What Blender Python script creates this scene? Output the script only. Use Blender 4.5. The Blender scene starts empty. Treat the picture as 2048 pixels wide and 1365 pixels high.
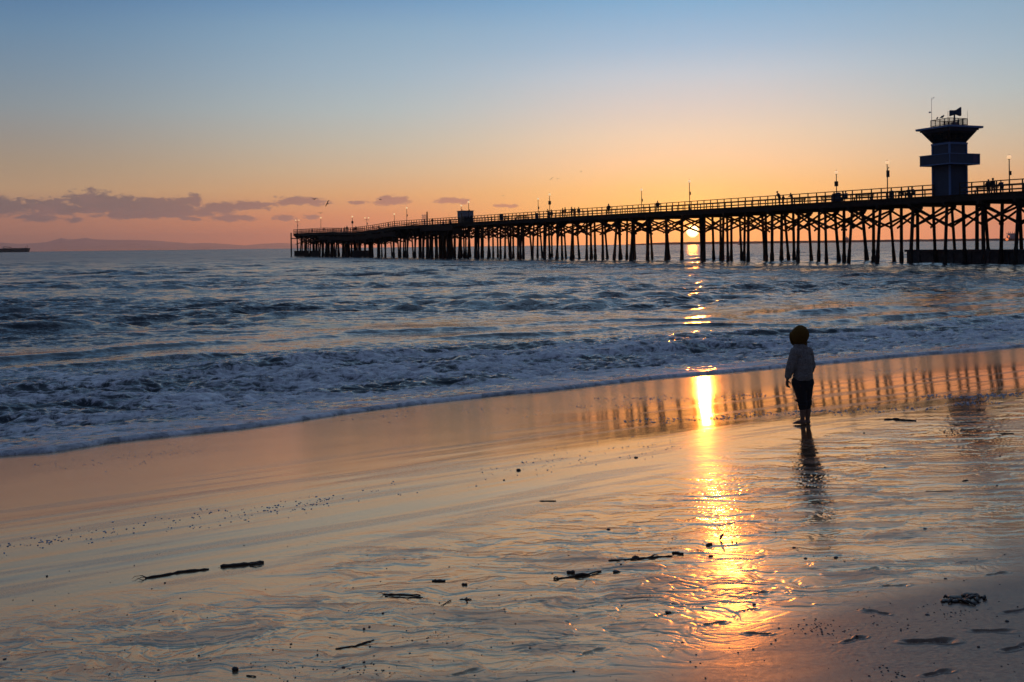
import bpy, math, random
import numpy as np
from mathutils import Vector, Matrix

sc = bpy.context.scene
col = sc.collection
R = math.radians
rnd = random.Random(7)

# ------------------------------------------------------------------ camera
F = 1991.0                       # focal length in photo pixels (2048 wide, 36 mm sensor -> 35 mm)
CAMZ = 2.8                       # metres above the sea
ROLL = R(0.67)
Y0 = 491.5                       # picture row of the horizon at the centre
cd = bpy.data.cameras.new("camera")
cam = bpy.data.objects.new("camera", cd); col.objects.link(cam)
cd.lens = 35.0; cd.sensor_width = 36.0
cd.shift_y = -(682.5 - Y0) / 2048.0
cd.clip_start = 0.1; cd.clip_end = 120000.0
s_, c_ = math.sin(ROLL), math.cos(ROLL)
RIGHT = Vector((c_, 0, -s_)); UP = Vector((s_, 0, c_)); FWD = Vector((0, 1, 0))
m = Matrix.Identity(4)
for i in range(3):
    m[i][0] = RIGHT[i]; m[i][1] = UP[i]; m[i][2] = -FWD[i]
m[2][3] = CAMZ
cam.matrix_world = m
sc.camera = cam

def ray(X, Y):
    """direction of a photo pixel, with y component 1"""
    d = RIGHT * ((X - 1024) / F) + UP * (-(Y - Y0) / F) + FWD
    return d / d.y
def at(X, Y, d):
    r = ray(X, Y); return Vector((r.x * d, d, CAMZ + r.z * d))
def proj(p):
    q = Vector(p) - Vector((0, 0, CAMZ))
    return 1024 + F * q.dot(RIGHT) / q.y, Y0 - F * q.dot(UP) / q.y

# beach plane
GX, GY, BZ = 0.048, -0.080, 1.60
def extra(v):
    """the beach face steepens landward: metres added above the plane"""
    q = np.clip(6.2 - v, 0, 40); b = np.clip(7.95 - v, 0, 40)
    bench = np.where(b < 0.4, 0.017 * b * b / 0.8, 0.017 * (b - 0.2))          # a slightly flatter bench above the last wash
    return np.where(q < 3.0, 0.084 * q * q / 6.0, 0.084 * (q - 1.5)) - bench
def plane_z(x, y): return BZ + GX * x + GY * y + extra(-0.519 * x + 0.855 * y)
def sand_at(X, Y):
    r = ray(X, Y)
    d = (BZ - CAMZ) / (r.z - GX * r.x - GY)
    for _ in range(30):
        e = float(extra((-0.519 * r.x + 0.855) * d))
        d = 0.5 * d + 0.5 * (BZ + e - CAMZ) / (r.z - GX * r.x - GY)
    return Vector((r.x * d, d, CAMZ + r.z * d))

# ------------------------------------------------------------------ sky, sun, exposure
SUN_X, SUN_Y = 1385, 463
sd = ray(SUN_X, SUN_Y).normalized()
SUN_EL = math.asin(sd.z); SUN_AZ = math.atan2(sd.x, sd.y)
sc.view_settings.view_transform = 'Standard'
sc.view_settings.look = 'None'
sc.view_settings.exposure = 0.0
sc.view_settings.gamma = 1.0
sc.cycles.max_bounces = 6
sc.cycles.use_denoising = True
sc.cycles.sample_clamp_indirect = 4.0

sl = bpy.data.lights.new("sun", 'SUN')
sl.energy = SUN_E = 0.65
sl.angle = R(0.55)
sl.color = (1.0, 0.27, 0.035)
so = bpy.data.objects.new("sun", sl); col.objects.link(so)
so.rotation_euler = sd.to_track_quat('Z', 'Y').to_euler()
so.location = (0, 0, 60)

def lin(c):
    out = []
    for v in c[:3]:
        v = v / 255.0
        out.append(v / 12.92 if v <= 0.04045 else ((v + 0.055) / 1.055) ** 2.4)
    return tuple(out) + (1.0,)

class NT:
    """small helper for writing node trees"""
    def __init__(self, tree): self.t = tree; tree.nodes.clear()
    def n(self, kind, **kw):
        nd = self.t.nodes.new(kind)
        for k, v in kw.items(): setattr(nd, k, v)
        return nd
    def put(self, sock, v):
        if v is None: return
        if hasattr(v, 'bl_idname') or hasattr(v, 'is_output'): self.t.links.new(v, sock)
        else: sock.default_value = v
    def math(self, op, a, b=None, c=None, clamp=False):
        nd = self.n('ShaderNodeMath', operation=op, use_clamp=clamp)
        self.put(nd.inputs[0], a); self.put(nd.inputs[1], b); self.put(nd.inputs[2], c)
        return nd.outputs[0]
    def mix(self, f, a, b, blend='MIX'):
        nd = self.n('ShaderNodeMix', data_type='RGBA', blend_type=blend)
        self.put(nd.inputs[0], f); self.put(nd.inputs[6], a); self.put(nd.inputs[7], b)
        return nd.outputs[2]
    def ramp(self, f, stops, interp='LINEAR'):
        nd = self.n('ShaderNodeValToRGB'); cr = nd.color_ramp; cr.interpolation = interp
        while len(cr.elements) > 1: cr.elements.remove(cr.elements[-1])
        cr.elements[0].position = stops[0][0]; cr.elements[0].color = stops[0][1]
        for p, c in stops[1:]:
            e = cr.elements.new(p); e.color = c
        self.put(nd.inputs[0], f); return nd.outputs[0]
    def smooth(self, v, a, b):
        nd = self.n('ShaderNodeMapRange', interpolation_type='SMOOTHSTEP')
        self.put(nd.inputs[0], v); nd.inputs[1].default_value = a; nd.inputs[2].default_value = b
        return nd.outputs[0]
    def noise(self, vec, scale, detail=4, rough=0.5, dist=0.0, dim='3D'):
        nd = self.n('ShaderNodeTexNoise', noise_dimensions=dim)
        self.put(nd.inputs['Vector'], vec)
        nd.inputs['Scale'].default_value = scale; nd.inputs['Detail'].default_value = detail
        nd.inputs['Roughness'].default_value = rough; nd.inputs['Distortion'].default_value = dist
        return nd.outputs['Fac']

def g4(v): return (v, v, v, 1)
world = bpy.data.worlds.new("World"); sc.world = world
world.use_nodes = True
W = NT(world.node_tree)
tc = W.n('ShaderNodeTexCoord')
sep = W.n('ShaderNodeSeparateXYZ'); W.put(sep.inputs[0], tc.outputs['Generated'])
dx, dy, dz = sep.outputs
el = W.math('MULTIPLY', W.math('ARCSINE', dz), 180 / math.pi)          # degrees
fac = W.math('SQRT', W.math('DIVIDE', W.math('MAXIMUM', el, 0.0), 90.0))
az = W.math('MULTIPLY', W.math('ARCTAN2', dx, dy), 180 / math.pi)
daz = W.math('ABSOLUTE', W.math('SUBTRACT', az, math.degrees(SUN_AZ)))
def E(d): return math.sqrt(max(d, 0) / 90.0)
sky_sun = W.ramp(fac, [(0, lin((255, 166, 46))), (E(.8), lin((255, 188, 62))), (E(1.6), lin((255, 201, 88))), (E(3.2), lin((255, 205, 128))),
    (E(4.6), lin((250, 210, 162))), (E(6.1), lin((236, 212, 182))), (E(7.8), lin((214, 206, 198))), (E(9.5), lin((192, 202, 210))),
    (E(11.1), lin((162, 189, 211))), (E(14), lin((120, 170, 207))), (E(24), lin((122, 146, 174))), (E(45), lin((104, 126, 156))), (1, lin((88, 102, 130)))])
sky_mid = W.ramp(fac, [(0, lin((226, 118, 80))), (E(.8), lin((232, 134, 88))), (E(1.8), lin((236, 154, 100))), (E(3.0), lin((232, 175, 118))),
    (E(4.3), lin((217, 186, 148))), (E(5.8), lin((200, 190, 170))), (E(7.8), lin((179, 190, 190))), (E(9.8), lin((160, 182, 196))),
    (E(12.3), lin((138, 170, 194))), (E(14), lin((112, 153, 190))), (E(24), lin((108, 134, 162))), (E(45), lin((98, 120, 150))), (1, lin((88, 102, 130)))])
sky_far = W.ramp(fac, [(0, lin((150, 100, 84))), (E(.8), lin((176, 118, 92))), (E(1.8), lin((178, 124, 102))), (E(3.2), lin((188, 153, 118))),
    (E(4.5), lin((170, 148, 124))), (E(5.8), lin((155, 146, 136))), (E(7.5), lin((138, 147, 152))), (E(9.2), lin((123, 142, 158))),
    (E(11.5), lin((103, 134, 162))), (E(14), lin((76, 116, 158))), (E(24), lin((86, 112, 142))), (E(45), lin((90, 110, 140))), (1, lin((88, 102, 130)))])
sky_back = W.ramp(fac, [(0, lin((62, 58, 72))), (E(8), lin((66, 66, 86))), (E(20), lin((52, 64, 92))), (E(45), lin((78, 92, 122))), (1, lin((88, 102, 130)))])
c1 = W.mix(W.smooth(daz, 0.5, 19.0), sky_sun, sky_mid)
c2 = W.mix(W.smooth(daz, 14.0, 40.0), c1, sky_far)
c3 = W.mix(W.smooth(daz, 38.0, 100.0), c2, sky_back)
# the bank of low clouds, as directions in the sky
def azel(X, Y):
    d = ray(X, Y).normalized()
    return math.degrees(math.atan2(d.x, d.y)), math.degrees(math.asin(d.z))
clouds = [(-40,410,60,18),(15,414,40,15),(95,415,50,17),(180,404,46,20),(235,410,50,18),(300,413,55,17),(352,414,45,16),(388,404,17,13),
    (440,417,40,11),(500,411,48,8),(75,436,36,7),(150,441,16,5),(240,431,24,7),(290,430,28,8),(380,438,20,4),(465,437,42,6),
    (600,403,52,9),(568,436,20,6),(622,434,15,5),(783,401,40,9),(905,402,42,6),(1012,412,20,4),(712,406,16,4),(355,424,50,8),(215,420,215,7),(330,428,120,7)]
pv = W.n('ShaderNodeCombineXYZ'); W.put(pv.inputs[0], az); W.put(pv.inputs[1], el)
cur = None
for (X, Y, rx, ry) in clouds:
    a0, e0 = azel(X, Y)
    ra = rx / F * 57.3 * 1.15; re = ry / F * 57.3 * 1.15
    sb = W.n('ShaderNodeVectorMath', operation='SUBTRACT'); W.put(sb.inputs[0], pv.outputs[0]); sb.inputs[1].default_value = (a0, e0, 0)
    ml = W.n('ShaderNodeVectorMath', operation='MULTIPLY'); W.put(ml.inputs[0], sb.outputs[0]); ml.inputs[1].default_value = (1 / ra, 1 / re, 0)
    ln = W.n('ShaderNodeVectorMath', operation='LENGTH'); W.put(ln.inputs[0], ml.outputs[0])
    v = W.math('SUBTRACT', 1.0, ln.outputs['Value'])
    cur = v if cur is None else W.math('MAXIMUM', cur, v)
mp = W.n('ShaderNodeVectorMath', operation='MULTIPLY'); W.put(mp.inputs[0], pv.outputs[0]); mp.inputs[1].default_value = (1.0, 2.2, 1)
n1 = W.noise(mp.outputs[0], 1.6, 9, 0.66, 0.25)
n2 = W.noise(mp.outputs[0], 0.55, 4, 0.5)
dens = W.math('ADD', cur, W.math('MULTIPLY', W.math('SUBTRACT', n1, 0.5), 2.6))
cm = W.math('MULTIPLY', W.smooth(dens, -0.12, 0.42), 0.88)
ccol = W.mix(W.smooth(az, -24.0, -2.0), lin((114, 99, 101)), lin((172, 124, 112)))
ccol = W.mix(W.math('MULTIPLY', W.smooth(n2, 0.45, 0.7), 0.35), ccol, lin((150, 112, 108)))
c4 = W.mix(cm, c3, ccol)
# aureole and disc of the sun
dt = W.n('ShaderNodeVectorMath', operation='DOT_PRODUCT'); W.put(dt.inputs[0], tc.outputs['Generated']); dt.inputs[1].default_value = tuple(sd)
ang = W.math('MULTIPLY', W.math('ARCCOSINE', W.math('MINIMUM', dt.outputs['Value'], 1.0)), 180 / math.pi)
glow = W.math('MULTIPLY', W.math('EXPONENT', W.math('DIVIDE', ang, -0.8)), 1.6)
c5 = W.mix(glow, c4, (1.0, 0.42, 0.04, 1), 'ADD'); c5.node.clamp_factor = False
disc = W.math('SUBTRACT', 1.0, W.smooth(ang, 0.30, 0.36))
c6 = W.mix(disc, c5, (9.0, 7.2, 3.6, 1))
bg = W.n('ShaderNodeBackground'); W.put(bg.inputs[0], c6); bg.inputs[1].default_value = 1.05
wo = W.n('ShaderNodeOutputWorld'); W.put(wo.inputs[0], bg.outputs[0])

# ------------------------------------------------------------------ building helpers
class MB:
    """collects shapes and links them as ONE mesh object"""
    def __init__(self): self.v = []; self.f = []; self.m = []; self.mi = 0
    def add(self, vs, fs):
        o = len(self.v); self.v += [tuple(p) for p in vs]
        self.f += [tuple(i + o for i in f) for f in fs]; self.m += [self.mi] * len(fs)
        return self
    def frame(self, o, ax, ay, az_, lo, hi):
        """box lo..hi in the frame o, ax, ay, az_"""
        vs = []
        for z in (lo[2], hi[2]):
            for x, y in ((lo[0], lo[1]), (hi[0], lo[1]), (hi[0], hi[1]), (lo[0], hi[1])):
                vs.append(o + ax * x + ay * y + az_ * z)
        return self.add(vs, [(3, 2, 1, 0), (4, 5, 6, 7), (0, 1, 5, 4), (1, 2, 6, 5), (2, 3, 7, 6), (3, 0, 4, 7)])
    def box(self, lo, hi):
        return self.frame(Vector((0, 0, 0)), Vector((1, 0, 0)), Vector((0, 1, 0)), Vector((0, 0, 1)), lo, hi)
    def bar(self, a, b, w, h, up=Vector((0, 0, 1))):
        a = Vector(a); b = Vector(b); d = b - a; L = d.length; d.normalize()
        s = d.cross(up)
        if s.length < 1e-4: s = d.cross(Vector((1, 0, 0)))
        s.normalize(); u = s.cross(d)
        return self.frame(a, d, s, u, (0, -w / 2, -h / 2), (L, w / 2, h / 2))
    def tube(self, pts, rad, n=8, caps=True):
        pts = [Vector(p) for p in pts]
        if not hasattr(rad, '__len__'): rad = [rad] * len(pts)
        vs = []; fs = []
        for i, p in enumerate(pts):
            d = (pts[min(i + 1, len(pts) - 1)] - pts[max(i - 1, 0)]).normalized()
            a = d.cross(Vector((0, 0, 1)))
            if a.length < 0.02: a = d.cross(Vector((0, 1, 0)))
            a.normalize(); b = d.cross(a)
            for k in range(n):
                t = 2 * math.pi * k / n
                vs.append(p + (a * math.cos(t) + b * math.sin(t)) * rad[i])
        for i in range(len(pts) - 1):
            for k in range(n):
                k2 = (k + 1) % n
                fs.append((i * n + k, i * n + k2, (i + 1) * n + k2, (i + 1) * n + k))
        if caps:
            fs.append(tuple(range(n - 1, -1, -1))); fs.append(tuple(range((len(pts) - 1) * n, len(pts) * n)))
        return self.add(vs, fs)
    def ball(self, c, r, n=12, k=8, rot=None, jitter=0, rn=None):
        c = Vector(c)
        if not hasattr(r, '__len__'): r = (r, r, r)
        vs = []; fs = []
        def P(x, y, z):
            q = Vector((x * r[0], y * r[1], z * r[2]))
            if jitter: q *= 1 + (rn or rnd).uniform(-jitter, jitter)
            if rot is not None: q = rot @ q
            return c + q
        vs.append(P(0, 0, 1))
        for i in range(1, k):
            a = math.pi * i / k
            for j in range(n):
                b = 2 * math.pi * j / n
                vs.append(P(math.sin(a) * math.cos(b), math.sin(a) * math.sin(b), math.cos(a)))
        vs.append(P(0, 0, -1)); L = len(vs) - 1
        for j in range(n):
            j2 = (j + 1) % n
            fs.append((0, 1 + j, 1 + j2))
            fs.append((L, 1 + (k - 2) * n + j2, 1 + (k - 2) * n + j))
            for i in range(k - 2):
                fs.append((1 + i * n + j, 1 + (i + 1) * n + j, 1 + (i + 1) * n + j2, 1 + i * n + j2))
        return self.add(vs, fs)
    def cap(self, a, b, ra, rb, n=12):
        """rounded cone"""
        a = Vector(a); b = Vector(b)
        self.ball(a, ra, n, 8); self.ball(b, rb, n, 8)
        d = b - a; L = d.length
        if L > abs(ra - rb) + 1e-5:
            d.normalize(); sn = (ra - rb) / L; cs = math.sqrt(max(0, 1 - sn * sn))
            self.tube([a + d * ra * sn, b + d * rb * sn], [ra * cs, rb * cs], n)
        return self
    def lathe(self, prof, c=(0, 0, 0), n=12):
        c = Vector(c); vs = []; fs = []
        for (r, z) in prof:
            for k in range(n):
                t = 2 * math.pi * k / n; vs.append(c + Vector((r * math.cos(t), r * math.sin(t), z)))
        for i in range(len(prof) - 1):
            for k in range(n):
                k2 = (k + 1) % n; fs.append((i * n + k, i * n + k2, (i + 1) * n + k2, (i + 1) * n + k))
        fs.append(tuple(range(n - 1, -1, -1))); fs.append(tuple(range((len(prof) - 1) * n, len(prof) * n)))
        return self.add(vs, fs)
    def mesh(self, name, mats, smooth=False):
        me = bpy.data.meshes.new(name)
        me.from_pydata(self.v, [], self.f)
        if not hasattr(mats, '__len__'): mats = [mats]
        for q in mats: me.materials.append(q)
        if len(mats) > 1: me.polygons.foreach_set('material_index', self.m)
        if smooth: me.polygons.foreach_set('use_smooth', [True] * len(me.polygons))
        me.update(); return me
    def build(self, name, mats, parent=None, smooth=False, loc=None):
        o = bpy.data.objects.new(name, self.mesh(name, mats, smooth)); col.objects.link(o)
        if parent is not None: o.parent = parent
        if loc is not None: o.location = loc
        return o
def tag(o, label=None, cat=None, group=None, kind=None):
    if label: o['label'] = label
    if cat: o['category'] = cat
    if group: o['group'] = group
    if kind: o['kind'] = kind
    return o
def empty(name, loc, rz=0.0):
    o = bpy.data.objects.new(name, None); col.objects.link(o)
    o.location = loc; o.rotation_euler = (0, 0, rz); o.empty_display_size = 0.2; return o
def copy_tree(o, parent=None):
    c = o.copy(); col.objects.link(c); c.parent = parent
    for ch in list(o.children): copy_tree(ch, c)
    return c

def mat(name, colr, rough=0.7, metal=0.0, bump=0.0, bscale=20.0, var=0.3, spec=0.5, coat=0.0):
    mt = bpy.data.materials.new(name); mt.use_nodes = True
    T = NT(mt.node_tree)
    tcn = T.n('ShaderNodeTexCoord'); p = T.n('ShaderNodeBsdfPrincipled')
    nz = T.noise(tcn.outputs['Object'], bscale, 5, 0.6)
    a = tuple(v * (1 - var) for v in colr) + (1,); b = tuple(min(1, v * (1 + var)) for v in colr) + (1,)
    T.put(p.inputs['Base Color'], T.mix(T.smooth(nz, 0.3, 0.7), a, b))
    p.inputs['Roughness'].default_value = rough; p.inputs['Metallic'].default_value = metal
    p.inputs['Specular IOR Level'].default_value = spec
    p.inputs['Coat Weight'].default_value = coat
    if bump:
        bn = T.n('ShaderNodeBump'); bn.inputs['Distance'].default_value = bump; bn.inputs['Strength'].default_value = 1.0
        T.put(bn.inputs['Height'], nz); T.put(p.inputs['Normal'], bn.outputs[0])
    o = T.n('ShaderNodeOutputMaterial'); T.put(o.inputs[0], p.outputs[0]); return mt

# ------------------------------------------------------------------ vectorised noise
def _hash(ix, iy, seed):
    h = (ix.astype(np.int64) * 374761393 + iy.astype(np.int64) * 668265263 + seed * 982451653) & 0xFFFFFFFF
    h = ((h ^ (h >> 13)) * 1274126177) & 0xFFFFFFFF
    return h ^ (h >> 16)
_ga = np.arange(256) * (2 * math.pi / 256); _GX = np.cos(_ga).astype(np.float32); _GY = np.sin(_ga).astype(np.float32)
def gn(x, y, seed=0):
    """gradient noise, about -0.7..0.7"""
    ix = np.floor(x); iy = np.floor(y); fx = (x - ix).astype(np.float32); fy = (y - iy).astype(np.float32)
    ix = ix.astype(np.int64); iy = iy.astype(np.int64)
    def g(a, b):
        h = _hash(ix + a, iy + b, seed) & 255
        return _GX[h] * (fx - a) + _GY[h] * (fy - b)
    u = fx * fx * fx * (fx * (fx * 6 - 15) + 10); v = fy * fy * fy * (fy * (fy * 6 - 15) + 10)
    a = g(0, 0); b = g(1, 0); c = g(0, 1); d = g(1, 1)
    return (a + (b - a) * u) * (1 - v) + (c + (d - c) * u) * v
def fbm(x, y, oct_=4, seed=0, gain=0.5):
    s = 0; a = 1.0
    for i in range(oct_):
        s = s + a * gn(x * (2.03 ** i) + 13.7 * i, y * (2.03 ** i) - 7.1 * i, seed + i); a *= gain
    return s
def sst(x, a, b):
    t = np.clip((x - a) / (b - a), 0, 1); return t * t * (3 - 2 * t)
def grid_mesh(name, X, Y, Z, material, keep=None, attrs=None):
    """a height-field sheet from 2-D arrays (rows, columns)"""
    nr, nc = X.shape
    co = np.stack([X, Y, Z], -1).astype(np.float32).reshape(-1, 3)
    idx = np.arange(nr * nc).reshape(nr, nc)
    q = np.stack([idx[:-1, :-1], idx[:-1, 1:], idx[1:, 1:], idx[1:, :-1]], -1).reshape(-1, 4)
    if keep is not None:
        k = keep.reshape(-1)
        q = q[k[q].any(axis=1)]
        used = np.zeros(nr * nc, bool); used[q.reshape(-1)] = True
        remap = np.cumsum(used) - 1
        co = co[used]; q = remap[q]
        attrs = {n: a.reshape(-1)[used] for n, a in (attrs or {}).items()}
    else:
        attrs = {n: a.reshape(-1) for n, a in (attrs or {}).items()}
    me = bpy.data.meshes.new(name)
    me.vertices.add(len(co)); me.vertices.foreach_set('co', co.reshape(-1))
    me.loops.add(len(q) * 4); me.loops.foreach_set('vertex_index', q.reshape(-1).astype(np.int32))
    me.polygons.add(len(q)); me.polygons.foreach_set('loop_start', (np.arange(len(q)) * 4).astype(np.int32))
    me.polygons.foreach_set('use_smooth', np.ones(len(q), bool))
    for n, a in attrs.items():
        at_ = me.attributes.new(n, 'FLOAT', 'POINT'); at_.data.foreach_set('value', a.astype(np.float32))
    me.update(calc_edges=True)
    me.materials.append(material)
    o = bpy.data.objects.new(name, me); col.objects.link(o); return o
# ------------------------------------------------------------------ the beach and the sea
TU = Vector((0.855, 0.519)); NV = Vector((-0.519, 0.855))        # along the shore, seaward
edge_px = [(-400, 958), (0, 912), (102, 905), (219, 886), (342, 872), (480, 858), (600, 842), (700, 827), (847, 808), (1021, 789), (1100, 783),
           (1195, 771), (1300, 759), (1400, 750), (1570, 735), (1775, 716), (2048, 694), (2300, 676)]
_e = [sand_at(*p) for p in edge_px]
EU = np.array([p.x * TU.x + p.y * TU.y for p in _e]); EV = np.array([p.x * NV.x + p.y * NV.y for p in _e])
def edge_v(u):
    base = np.interp(u, EU, EV)
    return base + 0.10 * gn(u * 0.55, u * 0 + 3.3, 5) + 0.05 * gn(u * 1.9, u * 0 + 9.3, 6) + 0.03 * gn(u * 5, u * 0 + 1.3, 8)

def footprint(x, y, h, fx, fy, ang, L, wd, depth, shoe=False, toes=True):
    """presses a print into h (heel at fx, fy, toes towards ang)"""
    near = (np.abs(x - fx) < L * 1.5) & (np.abs(y - fy) < L * 1.5)
    if not near.any(): return
    xx = x[near] - fx; yy = y[near] - fy
    a = xx * math.cos(ang) + yy * math.sin(ang); b = -xx * math.sin(ang) + yy * math.cos(ang)
    t = a / L
    half = wd / 2 * (0.62 + 0.38 * sst(t, 0.35, 0.75) - 0.16 * np.exp(-((t - 0.42) / 0.13) ** 2))
    k = np.maximum(np.abs(t - 0.42) / 0.46, 0) ** 3.2 + np.abs(b / half) ** 3.2
    k = k ** (1 / 3.2)
    d = -depth * (1 - sst(k, 0.72, 1.03)) * (0.75 + 0.5 * np.exp(-((t - 0.05) / 0.14) ** 2) + 0.3 * np.exp(-((t - 0.7) / 0.13) ** 2))
    d += depth * 0.42 * np.exp(-((k - 1.2) / 0.16) ** 2)
    if shoe: d += -depth * 0.35 * (np.sin(t * 46) > 0.1) * (k < 0.8)
    elif toes:
        for i, o in enumerate((-0.36, -0.17, 0.0, 0.16, 0.30)):
            ta = 0.97 - 0.05 * abs(i - 1); r = 0.085 - 0.009 * i
            dd = np.sqrt(((t - ta) * 1.0) ** 2 + ((b / L - o * wd / L)) ** 2) / r
            d += -depth * 0.7 * (1 - sst(dd, 0.6, 1.1))
    d += 0.05 * depth * gn(x[near] * 60, y[near] * 60, 3)
    h[near] += d

def sand_height(x, y, fine=True):
    u = x * TU.x + y * TU.y; v = x * NV.x + y * NV.y
    h = plane_z(x, y)
    h = h + 0.003 * fbm(x * 0.35, y * 0.35, 3, 21)
    if not fine: return h, np.ones_like(h)
    s = edge_v(u) - v                                    # metres landward of the swash line
    # smooth mirror belt behind the swash, faint streaks parallel to the shore below it
    belt = (1 - 0.75 * sst(x, -0.5, 1.5)) * sst(s, 4.2, 5.4) * (1 - sst(s, 7.4, 9.0))
    wu = u + 0.8 * gn(u * 0.3, v * 0.6, 30)
    h = h + belt * 0.0022 * fbm(wu * 0.35, v * 3.0 + 0.5 * gn(u * .3, v * .3, 4), 3, 31, 0.55)
    h = h + 0.0006 * (1 - sst(s, 4.0, 5.5)) * 0.5 * fbm(u * 0.8, v * 2.5, 3, 33) + 0.00045 * (1 - sst(s, 2.0, 3.2)) * fbm(u * 4, v * 16, 2, 34)
    h = h + 0.0021 * sst(s, 7.8, 8.8) * (1 - 0.5 * sst(s, 8, 10)) * fbm(x * 0.9, y * 5.5 + gn(x * .5, y * .5, 37), 2, 38) * (0.3 + sst(gn(x * .5, y * 1.1, 39), -.2, .3))
    h = h + 0.0004 * sst(s, 4.0, 4.8) * (1 - sst(s, 7.4, 8.0)) * sst(x, 0.5, 2.5) * fbm(x * 2.6, y * 13, 3, 46)
    dry = 1 - sst(v + 0.25 * gn(x * 1.3, y * 1.3, 72), 2.25, 2.95)
    fg_ = sst(s, 8.8, 10.6)
    # low-amplitude ripples over the right and the middle
    r1 = 0.35 * sst(s, 6.4, 7.2) + 0.65 * sst(s, 7.8, 9.0)
    right = sst(x - 0.30 * y, -2.6, 1.4)
    rip = fbm(x * 2.6 + 1.2 * gn(x * .8, y * .8, 41), y * 17 + 2.0 * gn(x * 1.3, y * 1.1, 42), 3, 43, 0.6)
    h = h + 0.0009 * r1 * (1 - 0.85 * dry) * (1 - 0.45 * fg_) * (0.25 + 0.75 * right) * (0.45 + 1.1 * sst(gn(x * .9, y * 1.4, 44), -.3, .4)) * rip
    # foreground: braided rills and lobes left by draining water
    fg = sst(s, 7.4, 9.4)
    wx = x + 0.16 * fbm(x * 2.2, y * 2.2, 3, 51); wy = y + 0.13 * fbm(x * 2.4 + 9, y * 2.4, 3, 52)
    a = wx * 0.93 - wy * 0.37; b = wx * 0.37 + wy * 0.93
    rid = 1 - np.abs(fbm(a * 3.0, b * 8.5, 4, 53, 0.55)) * 2.6
    rid2 = 1 - np.abs(fbm((wx * 0.6 - wy * 0.8) * 2.4, (wx * 0.8 + wy * 0.6) * 7.0, 3, 57)) * 2.8
    patch = sst(fbm(x * 0.75, y * 1.1, 3, 58), -0.28, 0.28)
    m_ = fg * (1 - 0.88 * dry)
    h = h - m_ * 0.0020 * sst(rid, 0.55, 1.0) * (0.35 + 0.65 * patch)
    h = h - m_ * 0.0017 * sst(rid2, 0.7, 1.0) * patch
    step = fbm(a * 1.6 + 0.3 * gn(a * 6, b * 6, 61), b * 4.6, 4, 62)
    h = h + m_ * 0.0022 * sst(step, -0.05, 0.06) + m_ * 0.0018 * sst(step, 0.22, 0.28)
    h = h + m_ * 0.0006 * fbm(a * 9, b * 34 + 1.5 * gn(x * 3, y * 3, 63), 3, 64, 0.6)
    h = h + dry * 0.00015 * fbm(a * 4, b * 24, 3, 65)
    h = h + dry * 0.003 * fbm(x * 1.4, y * 2.6, 3, 66)
    wet = (1 - 0.95 * dry) * (1 - 0.55 * m_ * sst(step, -0.03, 0.10) * (0.4 + 0.6 * patch))
    wet = wet * (1 - 0.35 * sst(s, 3.6, 5) * (1 - sst(s, 8, 9)) * sst(fbm(wu * 0.4, v * 3.4, 3, 35), 0.0, 0.25))
    wet = np.where(s < 4, 1, wet)
    strk = sst(fbm(a * 2.4 + gn(x, y, 67), b * 9.5, 4, 68, 0.6), 0.0, 0.22) * sst(fbm(x * 1.1, y * 1.6, 2, 69), -0.25, 0.2)
    wet = wet * (1 - 0.62 * m_ * strk)
    h = h + 0.0012 * m_ * strk * fbm(a * 13, b * 46, 2, 70)
    # footprints
    P = [(1165, 1308, .55, .15, 0), (1318, 1232, .6, .13, 0), (1408, 1250, .2, .14, 0), (1500, 1190, .3, .14, 0), (1540, 1268, 2.7, .14, 0),
         (1690, 1284, .5, .15, 0), (1776, 1228, 2.1, .17, 0), (1812, 1284, -.25, .24, 1), (1850, 1350, .3, .15, 0),
         (1945, 1262, -.4, .2, 0), (1480, 1222, .3, .12, 0), (2010, 1300, .3, .2, 0),
         (2010, 1225, .1, .2, 0), (905, 1352, .45, .16, 0), (1720, 1140, .2, .15, 0), (1765, 1172, -.2, .16, 0), (1975, 1150, .2, .15, 0)]
    for (X, Y, ang, L, shoe) in P:
        p = sand_at(X, Y)
        L *= 0.68
        footprint(x, y, h, p.x, p.y, ang, L, L * (0.42 if shoe else 0.40), 0.0075 if shoe else 0.0048, bool(shoe), L > .14)
    return h, wet

def tgrid(nc, tin=0.575, tout=2.2, nout=50):
    a = np.linspace(-tin, tin, nc)
    o = tin + (tout - tin) * np.linspace(0, 1, nout + 1)[1:] ** 1.6
    return np.concatenate([-o[::-1], a, o])

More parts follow.
